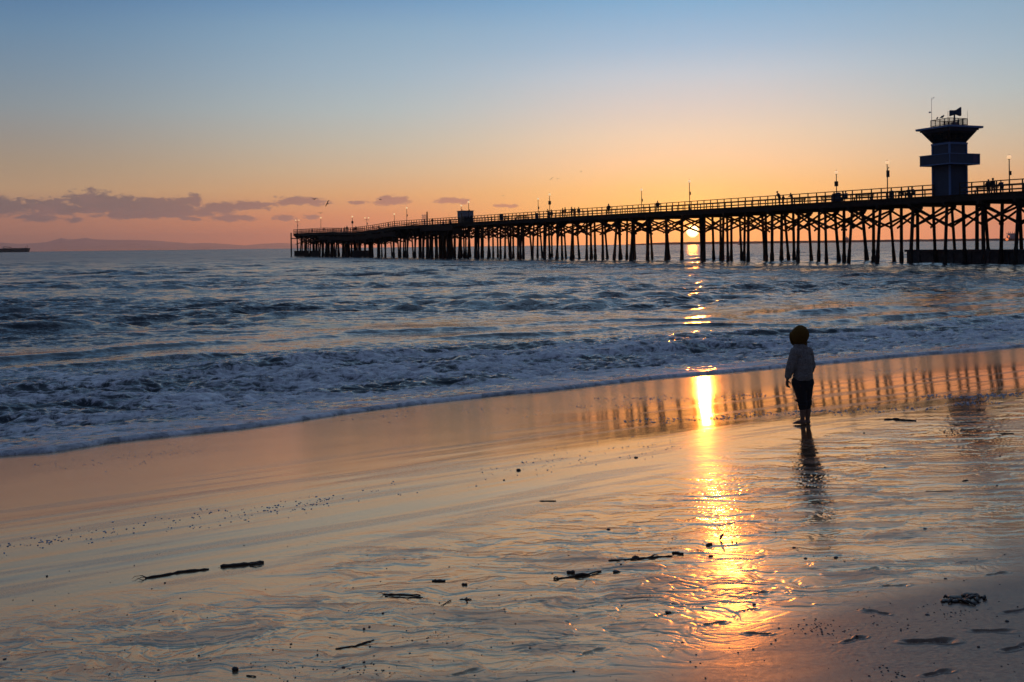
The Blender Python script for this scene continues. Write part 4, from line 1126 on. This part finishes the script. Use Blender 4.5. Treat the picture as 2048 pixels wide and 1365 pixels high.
# hood: an open shell around the head, with a thick brim
hcn = k(1603, 670)
fh = (Vector((-.90, .36, -.16))).normalized(); 
q = MB(); n, kk_ = 30, 22; q.ball(hcn, (.084, .088, .096), n, kk_)
vs = [Vector(v) for v in q.v]; keep_f = []
vs2 = []
for v in vs:
    d = v - hcn; t = d.normalized().dot(fh)
    d = d + fh * (.026 * max(0, t) ** 2) - ZU * (.018 * max(0, t)); 
    if d.z < 0: d = Vector((d.x * (1 - .16 * (-d.z / .1)) , d.y, d.z * 1.03))
    vs2.append(hcn + d)
for f in q.f:
    c0_ = sum((vs[i] - hcn for i in f), Vector()) / len(f)
    if c0_.normalized().dot(fh) < .80: keep_f.append(f)
q.v = [tuple(v) for v in vs2]; q.f = keep_f; q.m = [0] * len(keep_f)
M_HOOD = mat("mustard_knit", (.13, .066, .014), .95, bump=.006, bscale=120, spec=.1)
hood = q.build("hood", M_HOOD, kid, True)
so2 = hood.modifiers.new("thick", 'SOLIDIFY'); so2.thickness = .012; so2.offset = 0
q = MB(); e1 = fh.cross(ZU).normalized(); e2 = e1.cross(fh)
pts = [hcn + fh * .085 + (e1 * math.cos(t) * .052 + e2 * math.sin(t) * .060) - ZU * .026 for t in [i * math.pi / 12 for i in range(25)]]
q.tube(pts, .0125, 10); q.build("brim", M_HOOD, hood, True)
q = MB(); q.cap(k(1598, 688, .0), k(1608, 687, .0), .045, .045); bake(q.build("hood_collar", M_HOOD, kid), .006, 3)

# ------------------------------------------------------------------ gulls
M_GULL = mat("gull_feathers", (.20, .19, .20), .8)
def make_gull(flap, bank):
    q = MB()
    q.ball((0, 0, 0), (.075, .22, .07), 10, 8); q.ball((0, .22, .03), (.05, .07, .05), 8, 6); q.lathe([(.018, 0), (.004, .06)], n=6) if 0 else q.tube([(0, .27, .03), (0, .34, .015)], [.018, .004], 6)
    q.add([(-.05, -.18, .01), (.05, -.18, .01), (.08, -.36, .0), (-.08, -.36, .0), (-.05, -.18, .03), (.05, -.18, .03), (.08, -.36, .012), (-.08, -.36, .012)], [(3, 2, 1, 0), (4, 5, 6, 7), (0, 1, 5, 4), (1, 2, 6, 5), (2, 3, 7, 6), (3, 0, 4, 7)])
    for sg in (-1, 1):
        a = flap if sg < 0 else bank
        st = [(.04, .12, -.10, .03, .035), (.30, .14, -.10, .03 + .24 * math.sin(a), .028), (.52, .04, -.14, .03 + .24 * math.sin(a) + .22 * math.sin(a * .3), .018), (.70, -.10, -.17, .03 + .24 * math.sin(a) + .30 * math.sin(a * .1 - .2), .008)]
        vs = []; fs = []
        for (x, yf, yb_, z, t) in st: vs += [(sg * x, yf, z), (sg * x, yb_, z), (sg * x, yb_, z + t), (sg * x, yf, z + t)]
        for i in range(3):
            for kq in range(4): fs.append((4 * i + kq, 4 * i + (kq + 1) % 4, 4 * i + 4 + (kq + 1) % 4, 4 * i + 4 + kq))
        fs += [(3, 2, 1, 0), (12, 13, 14, 15)]; q.add(vs, fs)
    return q
GU = [(629, 399 , 235, .2, .5, 60, 0, "gull gliding in front of the cloud over the pier head"), (655, 408, 230, .9, -.1, 150, .7, "large gull banking with wings tilted above the pier head"),
      (641, 427, 330, .6, .6, 170, 0, "small gull hovering just over the plain pier head lamp"), (760.5, 399.5, 300, .1, .4, 80, .1, "gull gliding across the cloud between the dip and the gantry"),
      (1006, 392, 420, .6, .3, 200, .2, "tiny lone gull high over the pier shoreward of the hut"), (1103, 358, 340, .5, -.2, 170, .4, "left gull of the pair above the close lamps"),
      (1116, 358, 360, .5, .5, 180, 0, "right gull of the pair above the close lamps"), (1162.5, 343, 380, -.1, .0, 90, 0, "highest small gull, right of the flying pair")]
for (X, Y, d, fl, bk, hd_, roll, lab) in GU:
    o = make_gull(fl, bk).build("gull", M_GULL, None, True); o.location = at(X, Y, d); o.rotation_euler = (0, roll, R(hd_)); o.scale = (1.35,) * 3; tag(o, lab, "gull", "gulls around the pier")
for X, lab, sc_ in ((1876, "small gull perched on the tower's roof rail, nearest the tall mast", .9), (1886.5, "larger gull perched on the tower's roof rail, nearest the siren", 1.25)):
    q = MB(); q.ball((0, 0, .17), (.09, .16, .10), 10, 8, rot=Matrix.Rotation(.5, 3, 'X')); q.ball((0, .13, .29), .055, 8, 6); q.tube([(0, .17, .29), (0, .24, .28)], [.018, .004], 6)
    q.tube([(0, -.10, .12), (0, -.26, .03)], [.06, .02], 6)
    for sg in (-1, 1): q.tube([(sg * .03, 0, .10), (sg * .03, 0, 0)], .008, 5)
    o = q.build("gull", M_GULL, None, True)
    p = tpos(X, 0) ; t_ = Vector((cen.x, cen.y, 0)) + p
    # on the near-left rail line of the roof
    u = (X - 1862) / (1901 - 1862.0); a_ = cen + ltb(-rl, rl); c_0 = cen + ltb(-rl, -rl); e_ = a_ + (c_0 - a_) * u
    o.location = (e_.x, e_.y, DECK + 9.04); o.rotation_euler = (0, 0, R(-60 if X < 1880 else -100)); o.scale = (sc_,) * 3; tag(o, lab, "gull", "gulls perched on the tower")

# ------------------------------------------------------------------ far things
M_HULL = mat("dark_hull", (.030, .024, .030), .7, bscale=.1); M_SUPER = mat("ship_white", (.40, .38, .42), .6, bscale=.2); M_RUST = mat("rust_red_hull", (.10, .035, .02), .7, bscale=.2)
def ship(X, Yw, d): p = at(X, Yw, d); return Vector((p.x, p.y, 0))
# tanker cut by the left edge
d = 3000.0; m1 = d / F
tk = empty("tanker", ship(0, 503, d)); tag(tk, "long low dark tanker on the horizon in front of the island hills", "ship")
b = MB(); L0, L1 = -70 * m1, 60 * m1; hh = 7.6 * m1
vs = [(L0, -9, -2), (L1 - 5 * m1, -9, -2), (L1 - 4 * m1, 0, -2), (L1 - 5 * m1, 9, -2), (L0, 9, -2), (L0 - 4, -9, hh), (L1 - 2 * m1, -9, hh), (L1 + 1 * m1, 0, hh * 1.05), (L1 - 2 * m1, 9, hh), (L0 - 4, 9, hh)]
b.add(vs, [(4, 3, 2, 1, 0), (5, 6, 7, 8, 9)] + [(i, (i + 1) % 5, 5 + (i + 1) % 5, 5 + i) for i in range(5)]); b.build("hull", M_HULL, tk)
b = MB(); b.tube([(L1 - 5.5 * m1, 0, hh), (L1 - 5.5 * m1, 0, hh + 6.5 * m1)], .35 * m1, 6); b.tube([(L1 - 9 * m1, 0, hh), (L1 - 9 * m1, 0, hh + 4.5 * m1)], .25 * m1, 6); b.tube([(4.3 * m1, 0, hh), (4.3 * m1, 0, hh + 4.5 * m1)], .3 * m1, 6); b.build("mast", M_HULL, tk)
b = MB(); b.bar((7.5 * m1, 0, hh), (7.5 * m1, 0, hh + 3.6 * m1), 1.2, 1.2); b.bar((7.3 * m1, 0, hh + 3.6 * m1), (23 * m1, 0, hh + 2.4 * m1), 1.4, 1.4); b.bar((20 * m1, 0, hh), (20 * m1, 0, hh + 2.6 * m1), 1, 1); b.build("crane", M_HULL, tk)
b = MB()
for kx in range(8, 56, 3): b.box((kx * m1, -4, hh + .01), ((kx + 1.3) * m1, 4, hh + rnd.uniform(.3, .9) * m1))
b.build("deck_gear", M_HULL, tk)
b = MB(); b.box((L0 + 3, -8, hh), (L0 + 28, 8, hh + 16)); b.box((L0 + 8, -9, hh + 16), (L0 + 20, 9, hh + 20)); b.build("wheelhouse", M_SUPER, tk)
# white ship behind the piles
d = 2700.0; m1 = d / F
sp = empty("ship", ship(1690, 484, d)); tag(sp, "small pale ship with a stepped superstructure seen through the piles seaward of the tower", "ship")
b = MB(); vs = [(-10 * m1, -5, 0), (8 * m1, -5, 0), (10 * m1, 0, 0), (8 * m1, 5, 0), (-10 * m1, 5, 0)]; b.add(vs + [(x * 1.08, y * 1.1, 6.5) for x, y, z in vs], [(4, 3, 2, 1, 0), (5, 6, 7, 8, 9)] + [(i, (i + 1) % 5, 5 + (i + 1) % 5, 5 + i) for i in range(5)]); b.build("hull", M_HULL, sp)
b = MB(); b.box((-3 * m1, -4, 6.5), (7 * m1, 4, 10)); b.box((0, -4, 10), (6 * m1, 4, 12.6)); b.box((2 * m1, -3, 12.6), (5 * m1, 3, 14.5)); b.build("superstructure", M_SUPER, sp)
b = MB(); b.tube([(3.3 * m1, 0, 14), (3.0 * m1, 0, 18)], .5, 6); b.tube([(-1 * m1, 0, 10), (-1 * m1, 0, 13)], .4, 6); b.build("mast", M_HULL, sp)
# rig ship with sunlit bow at the far right
d = 2000.0; m1 = d / F
sp = empty("dredger", ship(2020, 481, d)); tag(sp, "bulky work ship with orange sunlit patches behind the piles, shoreward of the watch tower", "ship")
b = MB(); vs = [(-13 * m1, -6, 0), (14 * m1, -6, 0), (16 * m1, 0, 0), (14 * m1, 6, 0), (-13 * m1, 6, 0)]; b.add(vs + [(x * 1.05, y * 1.1, 5.0) for x, y, z in vs], [(4, 3, 2, 1, 0), (5, 6, 7, 8, 9)] + [(i, (i + 1) % 5, 5 + (i + 1) % 5, 5 + i) for i in range(5)]); b.build("hull", M_RUST, sp)
b = MB(); b.box((-4 * m1, -5, 5), (11 * m1, 5, 11)); b.box((-2 * m1, -5, 11), (9 * m1, 5, 14.5)); b.box((0, -6, 14.5), (10 * m1, 6, 15.4)); b.build("superstructure", M_SUPER, sp)
b = MB()
for x in (-6, -3, 1, 5, 9): b.tube([(x * m1, 0, 5), (x * m1, 0, 17 + (x % 2) * 2)], .35, 6)
b.bar((-7 * m1, 0, 15.5), (0, 0, 16), .5, .5); b.build("derrick", M_HULL, sp)
b = MB(); b.ball((-9.5 * m1, -6.8, 3.6), (3.2, .8, 2.6), 8, 6); b.ball((-5.5 * m1, -6, 9.5), (1.6, .6, 2.2), 8, 6); b.build("sunlit_patch", make_glow("sunlit_orange_glow", (1, .22, .03, 1), 1.0), sp)  # emissive patches imitate orange sunlight on the ship's side
# islet or boat just at the right edge
# sailing boat
d = 1500.0; m1 = d / F
sb_ = empty("sailing_boat", ship(1480.5, 487.5, d), R(0)); tag(sb_, "sailing boat with one tall pale sail on the horizon, right of the sun", "sailing boat")
b = MB(); vs = [(-3.4, -1.2, -.2), (2.6, -1.3, -.2), (4.2, 0, -.2), (2.6, 1.3, -.2), (-3.4, 1.2, -.2)]; b.add(vs + [(x * 1.1, y * 1.15, 1.1) for x, y, z in vs], [(4, 3, 2, 1, 0), (5, 6, 7, 8, 9)] + [(i, (i + 1) % 5, 5 + (i + 1) % 5, 5 + i) for i in range(5)]); b.build("hull", M_HULL, sb_)
b = MB(); b.tube([(.2, 0, 1), (.0, 0, 14)], .12, 6); b.build("mast", M_IRON, sb_)
def sail(pts, yo):
    q = MB(); n = 6; vs = []; fs = []
    for i in range(n + 1):
        t = i / n
        for j in range(n + 1):
            u = j / n; p = Vector(pts[0]) * (1 - t) + Vector(pts[1]) * t; r_ = Vector(pts[2]) * (1 - t) + Vector(pts[1]) * t
            v = p * (1 - u) + r_ * u; v.y += yo * math.sin(math.pi * u) * (1 - t); vs.append(v)
    for i in range(n):
        for j in range(n): a = i * (n + 1) + j; fs.append((a, a + 1, a + n + 2, a + n + 1))
    m0 = len(vs); vs += [v + Vector((0, .05, 0)) for v in vs]; fs += [tuple(x + m0 for x in reversed(f)) for f in fs]
    return q.add(vs, fs)
M_SAIL = mat("sail_cloth", (.45, .40, .42), .8, bscale=.5)
sail([(-3.3, 0, 1.8), (0, 0, 13.8), (0, 0, 1.8)], -.7).build("mainsail", M_SAIL, sb_, True); sail([(3.6, 0, 1.4), (.1, 0, 12.5), (.2, 0, 1.5)], -.6).build("jib", M_SAIL, sb_, True)
# breakwater
a = at(1256, 487, 2900); c = at(2120, 480, 3100)
nB = 160; b = MB(); vs = []; fs = []
for i in range(nB + 1):
    t = i / nB; p = a.lerp(c, t); z = 7.0 + rnd.uniform(-.5, .5) - 5 * max(0, 1 - t * 12) ; 
    vs += [(p.x, p.y - 14, -1), (p.x, p.y - 4, z * .8), (p.x, p.y, z), (p.x, p.y + 5, z * .9), (p.x, p.y + 14, -1)]
for i in range(nB):
    for kq in range(4): fs.append((5 * i + kq, 5 * i + 5 + kq, 5 * i + 6 + kq, 5 * i + 1 + kq))
b.add(vs, fs); tag(b.build("breakwater", mat("breakwater_rock", (.07, .06, .055), .95, bscale=.3)), "low rock breakwater along the horizon behind the piles", "breakwater")
# island hills far behind
prof = [(-500, 20), (-350, 26), (-200, 18), (-100, 22), (0, 17.7), (35, 15), (70, 15.7), (95, 18), (112, 22.5), (123, 25.9), (135, 22.6), (148, 22.3), (160, 24), (172, 25.3), (191, 21.8), (225, 20.5), (262, 20.1), (310, 18), (355, 14.1), (383, 11.3),
        (405, 12.2), (424, 11.9), (455, 9), (492, 5.9), (512, 8), (533, 9.6), (560, 10.6), (585, 9), (620, 6.5), (660, 3), (700, 1)]
d = 30000.0
xs = np.array([p_[0] for p_ in prof]); hs_ = np.array([p_[1] for p_ in prof])
nX, nY = 420, 14
XX = np.linspace(-500, 700, nX); HH = np.interp(XX, xs, hs_) * d / F + CAMZ + 2
Xm = np.stack([(XX - 1024) / F * (d + j * 500.0) for j in range(-6, nY - 6)]); Ym = np.stack([np.full(nX, d + j * 500.0) for j in range(-6, nY - 6)])
jj = np.arange(-6, nY - 6)[:, None]
Zm = HH[None, :] * np.clip(1 - (np.abs(jj) / 7.0) ** 1.3, 0, 1) + 40 * fbm(Xm / 1400, Ym / 1400, 4, 301) * np.clip(1 - np.abs(jj) / 6.0, 0, 1) * (jj != 0) + 7 * gn(Xm / 500, Ym / 500, 303) - 30 * (np.abs(jj) > 5)
hills = grid_mesh("hills", Xm, Ym, Zm, mat("hazed_hill", (.42, .30, .27), .95, bscale=.002))  # base colour paled to carry part of the distance haze
tag(hills, "low hazy island hills on the left horizon", kind='structure')
# ------------------------------------------------------------------ driftwood, kelp and stones on the sand
M_STICK = mat("wet_driftwood", (.050, .032, .022), .55, bump=.002, bscale=60)
M_KELP = mat("dark_kelp", (.022, .016, .010), .35, bump=.003, bscale=50)
M_STONE = mat("wet_stone", (.05, .045, .045), .4, bump=.002, bscale=40)
def gz(p):
    h, w = sand_height(np.array([[p[0]]]), np.array([[p[1]]])); return float(h[0, 0])
def gpt(X, Y): p = sand_at(X, Y); return Vector((p.x, p.y, gz(p)))
def stick(pts, r, lab, forks=(), name="driftwood_stick"):
    """pts are photo pixels along the stick; r in photo pixels"""
    w = [gpt(*p) for p in pts]; L = []
    for a, c in zip(w[:-1], w[1:]):
        n = 6
        for i in range(n): L.append(a.lerp(c, i / n))
    L.append(w[-1]); sc_ = L[0].y / F
    o0 = L[len(L) // 2].copy()
    rr = [sc_ * .82 * r * rnd.uniform(.75, 1.2) * (.75 if i in (0, len(L) - 1) else 1) for i in range(len(L))]
    q = MB(); LL = [p - o0 + Vector((0, 0, rr[i] * .55 + rnd.uniform(0, .002))) for i, p in enumerate(L)]
    q.tube(LL, rr, 8)
    for f in forks:
        a, c = gpt(*f[0]), gpt(*f[1]); q.tube([a - o0 + ZU * .006, a.lerp(c, .5) - o0 + ZU * .012, c - o0 + ZU * .006], [sc_ * f[2], sc_ * f[2] * .8, sc_ * f[2] * .4], 6)
    o = q.build(name, M_STICK, None, True); o.location = o0; tag(o, lab, "stick", "driftwood on the sand"); return o
stick([(290, 1157), (330, 1151), (360, 1145), (418, 1139)], 2.6, "long forked stick at the lower left, the leftmost piece of driftwood", [((292, 1157), (276, 1154.5), 1.1), ((276, 1154.5), (264, 1160), .7), ((290, 1157), (275, 1161), 1.0)])
stick([(441, 1134), (480, 1131), (528, 1126)], 3.8, "thick straight stick beside the long forked one", [((500, 1131), (524, 1130.5), 1.8)])
stick([(765, 1189.5), (800, 1190), (841, 1192)], 1.5, "longer twig of a crossed pair left of centre", [((765, 1189.5), (752, 1192), .8)])
stick([(770, 1193), (810, 1195.5), (846, 1196)], 1.3, "lower twig of the crossed pair left of centre")
stick([(864, 1164), (878, 1163.5), (890, 1164)], 3.4, "short stubby log of driftwood above the small twigs")
stick([(924, 1171.5), (934, 1172.5)], 3.0, "very small stub just right of the stubby log")
stick([(882, 1213), (902, 1201)], 1.2, "short slanting twig beneath the stubby log")
stick([(919, 1199.5), (943, 1199)], 1.3, "short level twig with a dark knot below the stub", [((933, 1199), (934, 1204), 2.2)])
stick([(671, 1299), (710, 1293), (748, 1281)], 1.9, "long slanting stick near the bottom edge, left of centre")
stick([(1079, 1003), (1112, 1003)], 1.1, "thin level stick in the smooth wet sand above the centre pieces")
stick([(1217, 1124), (1262, 1120), (1300, 1117), (1345, 1113.5)], 2.2, "longest stick, running towards the sun's reflection", [((1265, 1119), (1278, 1117), 3.0), ((1302, 1117), (1316, 1113), 1.8)])
stick([(1344, 1108), (1352, 1107), (1366, 1109.5)], 2.8, "lumpy short piece at the tip of the longest stick")
stick([(1107, 1159), (1130, 1156), (1165, 1152), (1202, 1144)], 2.3, "curved stick with lumps, lower left of the longest stick", [((1150, 1154), (1180, 1151), 3.0), ((1107, 1159), (1116, 1157), 1.4)])
stick([(1134, 1147), (1149, 1147)], 4.0, "spool-shaped lump of wood resting above the curved stick")
stick([(1768, 840.5), (1792, 839.5), (1802, 841), (1832, 843)], 1.7, "dark stick lying flat on the mirror-wet sand right of the child", [((1788, 839.5), (1800, 841), 2.4)])
stick([(1412, 1092), (1424, 1090)], 2.7, "reddish stub below the upright shell in the glitter")
stick([(1393, 1101), (1408, 1105)], 1.0, "faint thin twig left of the reddish stub")
stick([(1994, 868), (2028, 868)], .9, "thin twig in the shallow water by the right edge")
stick([(1925, 965), (1936, 963)], 1.6, "small dark stub in the rippled sand far right")
stick([(1852, 984), (1905, 984)], .8, "long hair-thin twig in the rippled sand far right")
stick([(493, 1353), (512, 1355)], 1.8, "small twig by the bottom left lump")
# the upright shell or feather
p = gpt(1443, 1082); q = MB(); u = p.y / F
vs = []; fs = []
for i in range(9):
    t = i / 8; w = u * (5.5 * math.sin(math.pi * (.15 + .8 * t)) ); zc = u * 15 * t; bx = u * (-3 + 8 * t)
    for a, t2 in ((-.5, 0), (.5, 0), (.5, .0025), (-.5, .0025)): vs.append(Vector((bx + a * w, t2 + u * 2 * math.sin(t * 3), zc)))
for i in range(8):
    for kq in range(4): fs.append((4 * i + kq, 4 * i + (kq + 1) % 4, 4 * i + 4 + (kq + 1) % 4, 4 * i + 4 + kq))
fs += [(3, 2, 1, 0), (32, 33, 34, 35)]
q.add(vs, fs); o = q.build("feather", mat("pale_feather", (.35, .28, .25), .6), None, True); o.location = p; tag(o, "small pale feather stuck upright in the glittering wet sand", "feather")
# stones and lumps
def stone(X, Y, w, h, lab, material=None, name="stone", cat="stone", group="stones on the sand"):
    p = gpt(X, Y); u = p.y / F; r2 = random.Random(int(X * 7 + Y)); q = MB()
    q.ball((0, 0, h * u * .2), (w * u * .44, w * u * .38, h * u * .42), 14, 10, jitter=.10, rn=r2)
    if w > 14: q.ball((w * u * .22, -w * u * .1, h * u * .25), (w * u * .3, w * u * .25, h * u * .35), 8, 6, jitter=.2, rn=r2)
    o = q.build(name, material or M_STONE, None, True); o.location = p; tag(o, lab, cat, group)
stone(94, 1153, 5, 4, "round dark pebble alone at the far left, level with the long forked stick")
stone(470, 1342, 15, 11, "lumpy black clod near the bottom edge, lower left", M_KELP, "kelp_clod", "kelp")
stone(330, 1166, 5, 3, "tiny pebble just under the long forked stick")
stone(1037, 941, 11, 6, "dark stone half sunk in the smooth wet sand above centre")
stone(1008, 961, 5, 3, "small pebble below the half-sunk stone")
stone(1272, 916, 9, 4, "flat stone on the streaky wet sand left of the glitter")
stone(1217, 1061, 9, 4, "flat pebble between the thin level stick and the longest stick")
stone(766, 1228, 6, 5, "round pebble below the crossed twigs")
stone(728, 1260, 6, 5, "left pebble of a close pair above the slanting stick")
stone(739, 1256, 6, 4, "right pebble of a close pair above the slanting stick")
stone(788, 1252, 4, 3, "tiny pebble right of the close pair")
stone(546, 1300, 5, 3, "pebble left of the long slanting stick by the bottom")
stone(635, 1312, 4, 3, "tiny pebble under the left end of the long slanting stick")
stone(728, 1327, 7, 4, "pebble in a rill directly below the long slanting stick")
stone(687, 1336, 9, 5, "reddish pebble in the bottom rills", mat("reddish_stone", (.10, .04, .03), .5))
stone(1464, 1086, 4, 5, "small upright pebble right of the feather")
stone(1473, 1088, 5, 3, "flat pebble right of the feather")
stone(1242, 1131, 5, 4, "pebble just below the longest stick")
stone(1232, 1144, 16, 6, "clump of wet weed between the curved stick and the longest stick", M_KELP, "kelp_clump", "kelp")
stone(1422, 1114, 12, 4, "flat dark weed scrap in the sun's glitter", M_KELP, "kelp_clump", "kelp")
stone(1336, 1224, 14, 5, "weed scrap inside the nearest glitter footprint", M_KELP, "kelp_clump", "kelp")
stone(1406, 1215, 6, 4, "pebble at the heel of the footprint in the glitter")
stone(1508, 1209, 8, 4, "pebble right of the glitter footprints")
stone(1588, 1097, 9, 4, "pebble below the child's reflection")
stone(1728, 867, 4, 3, "pebble in the shallow water under the flat stick")
stone(1770, 937, 5, 3, "pebble in the ripples, right of the child's reflection")
stone(2000, 914, 4, 3, "upper pebble of two near the right edge ripples")
stone(1994, 972, 5, 3, "lower pebble of two near the right edge ripples")
stone(1672, 1115, 11, 5, "dark pebble among the weed scraps right of the reflection")
stone(1611, 1117, 8, 4, "pebble left among the weed scraps right of the reflection")
stone(1850, 1059, 9, 4, "pebble on the wet rippled sand at right")
stone(1891, 1157, 8, 4, "pebble above the big weed clump")
stone(1854, 1229, 10, 4, "pebble below the big weed clump")
stone(2014, 1243, 10, 5, "pebble near the right edge, below the weed clump's level")
stone(1411, 1357, 4, 3, "tiny pebble at the bottom edge under the glow")
# the big clump of weed at the right
p = gpt(1925, 1198); u = p.y / F; q = MB(); r2 = random.Random(5)
for (X, Y, w, h) in ((1893, 1202, 24, 5), (1912, 1196, 34, 6), (1938, 1193, 30, 9), (1950, 1192, 18, 7), (1932, 1201, 18, 7), (1911, 1204, 18, 7), (1965, 1195, 9, 4), (1950, 1205, 22, 4), (1886, 1204, 10, 5)):
    c__ = gpt(X, Y) - p; q.ball(c__ + ZU * h * u * .25, (w * u / 2, w * u * .35, h * u / 2), 12, 8, jitter=.14, rn=r2)
for i in range(9):
    a = gpt(1895 + i * 9, 1200 + r2.uniform(-4, 4)) - p; c__ = gpt(1905 + i * 9 + r2.uniform(-22, 22), 1203 + r2.uniform(-9, 9)) - p
    q.tube([a + ZU * .004, a.lerp(c__, .5) + ZU * .010, c__ + ZU * .003], [.005, .006, .003], 6)
o = q.build("kelp_clump", M_KELP, None, True); o.location = p; tag(o, "biggest clump of dark weed, on the drier sand at the lower right", "kelp")
# uncountable: specks of shell, grit and foam bubbles
def scatter(name, mater, spots, label, flat=.5):
    q = MB(); r2 = random.Random(31)
    X = np.array([[p[0] for p in spots]]); Y = np.array([[p[1] for p in spots]])
    Z, _ = sand_height(X, Y)
    for i, (x, y, r_) in enumerate(spots):
        q.ball((x, y, float(Z[0, i]) + r_ * .2), (r_ * r2.uniform(.8, 1.3), r_ * r2.uniform(.8, 1.3), r_ * flat), 6, 4, jitter=.15, rn=r2)
    o = q.build(name, mater, None, True); tag(o, label, kind='stuff'); return o
spots = []
for i in range(330):
    X = rnd.uniform(0, 2048); Y = rnd.uniform(1080, 1364); p = sand_at(X, Y); spots.append((p.x, p.y, abs(rnd.gauss(0, .0016)) + .0012))
for cx, cy, n in ((1640, 1255, 60), (1560, 1055, 12), (730, 1345, 40), (870, 1280, 26), (560, 1340, 26), (1790, 1250, 20), (1900, 1220, 40), (1000, 1205, 20), (1350, 1090, 30), (1780, 1345, 20)):
    for i in range(n):
        p = sand_at(rnd.gauss(cx, 38), min(1364, rnd.gauss(cy, 12))); spots.append((p.x, p.y, rnd.uniform(.0014, .0040)))
scatter("sand_grit", M_STONE, spots, "scattered dark grit and shell specks on the wet sand")
spots = []
def band(pts, n, spread, r0, r1, clump=.5):
    for i in range(n):
        t = rnd.random() * (len(pts) - 1); j = int(t); f = t - j
        X = pts[j][0] * (1 - f) + pts[j + 1][0] * f; Y = pts[j][1] * (1 - f) + pts[j + 1][1] * f
        cx, cy = X + rnd.gauss(0, 12), Y + rnd.gauss(0, spread)
        for k_ in range(1 + int(rnd.random() ** 2 * 4)):
            p = sand_at(cx + rnd.gauss(0, 9), cy + rnd.gauss(0, 1.6)); spots.append((p.x, p.y, .80 * rnd.uniform(r0, r1)))
band([(-20, 1100), (120, 1078), (280, 1055), (430, 1035), (560, 1018), (650, 1004)], 100, 9, .004, .0095)
band([(650, 1004), (900, 960), (1100, 925), (1250, 900), (1360, 880)], 80, 10, .004, .009)
band([(560, 852), (900, 818), (1080, 820), (1250, 812), (1400, 796)], 90, 5, .006, .014)
band([(1180, 797), (1350, 797), (1530, 790)], 55, 2, .008, .016)
band([(1250, 842), (1420, 838), (1560, 826), (1700, 822), (1840, 818), (1990, 800)], 130, 2.5, .008, .017)
band([(1640, 745), (1750, 741), (1850, 742)], 26, 2, .008, .016)
band([(1850, 795), (1950, 795), (2040, 788)], 60, 2, .010, .018)
band([(60, 930), (250, 915), (420, 895)], 60, 10, .004, .009)
M_BUB = mat("foam_bubbles", (.42, .46, .55), .35, spec=.5)
scatter("foam_bubbles", M_BUB, spots, "scattered small foam bubbles left on the sand by the last wave", .45)
# ------------------------------------------------------------------ the air
hb = MB(); hb.box((-26000, -90, -4.0), (26000, 34800, 470))
M_HZ = bpy.data.materials.new("haze_air"); M_HZ.use_nodes = True; T = NT(M_HZ.node_tree)
pv_ = T.n('ShaderNodeVolumePrincipled'); pv_.inputs['Color'].default_value = (.95, .88, .86, 1); pv_.inputs['Density'].default_value = 4.2e-5; pv_.inputs['Anisotropy'].default_value = 0.80
o = T.n('ShaderNodeOutputMaterial'); T.put(o.inputs['Volume'], pv_.outputs[0])
tag(hb.build("haze", M_HZ), "thin evening haze over the sea", kind='stuff')
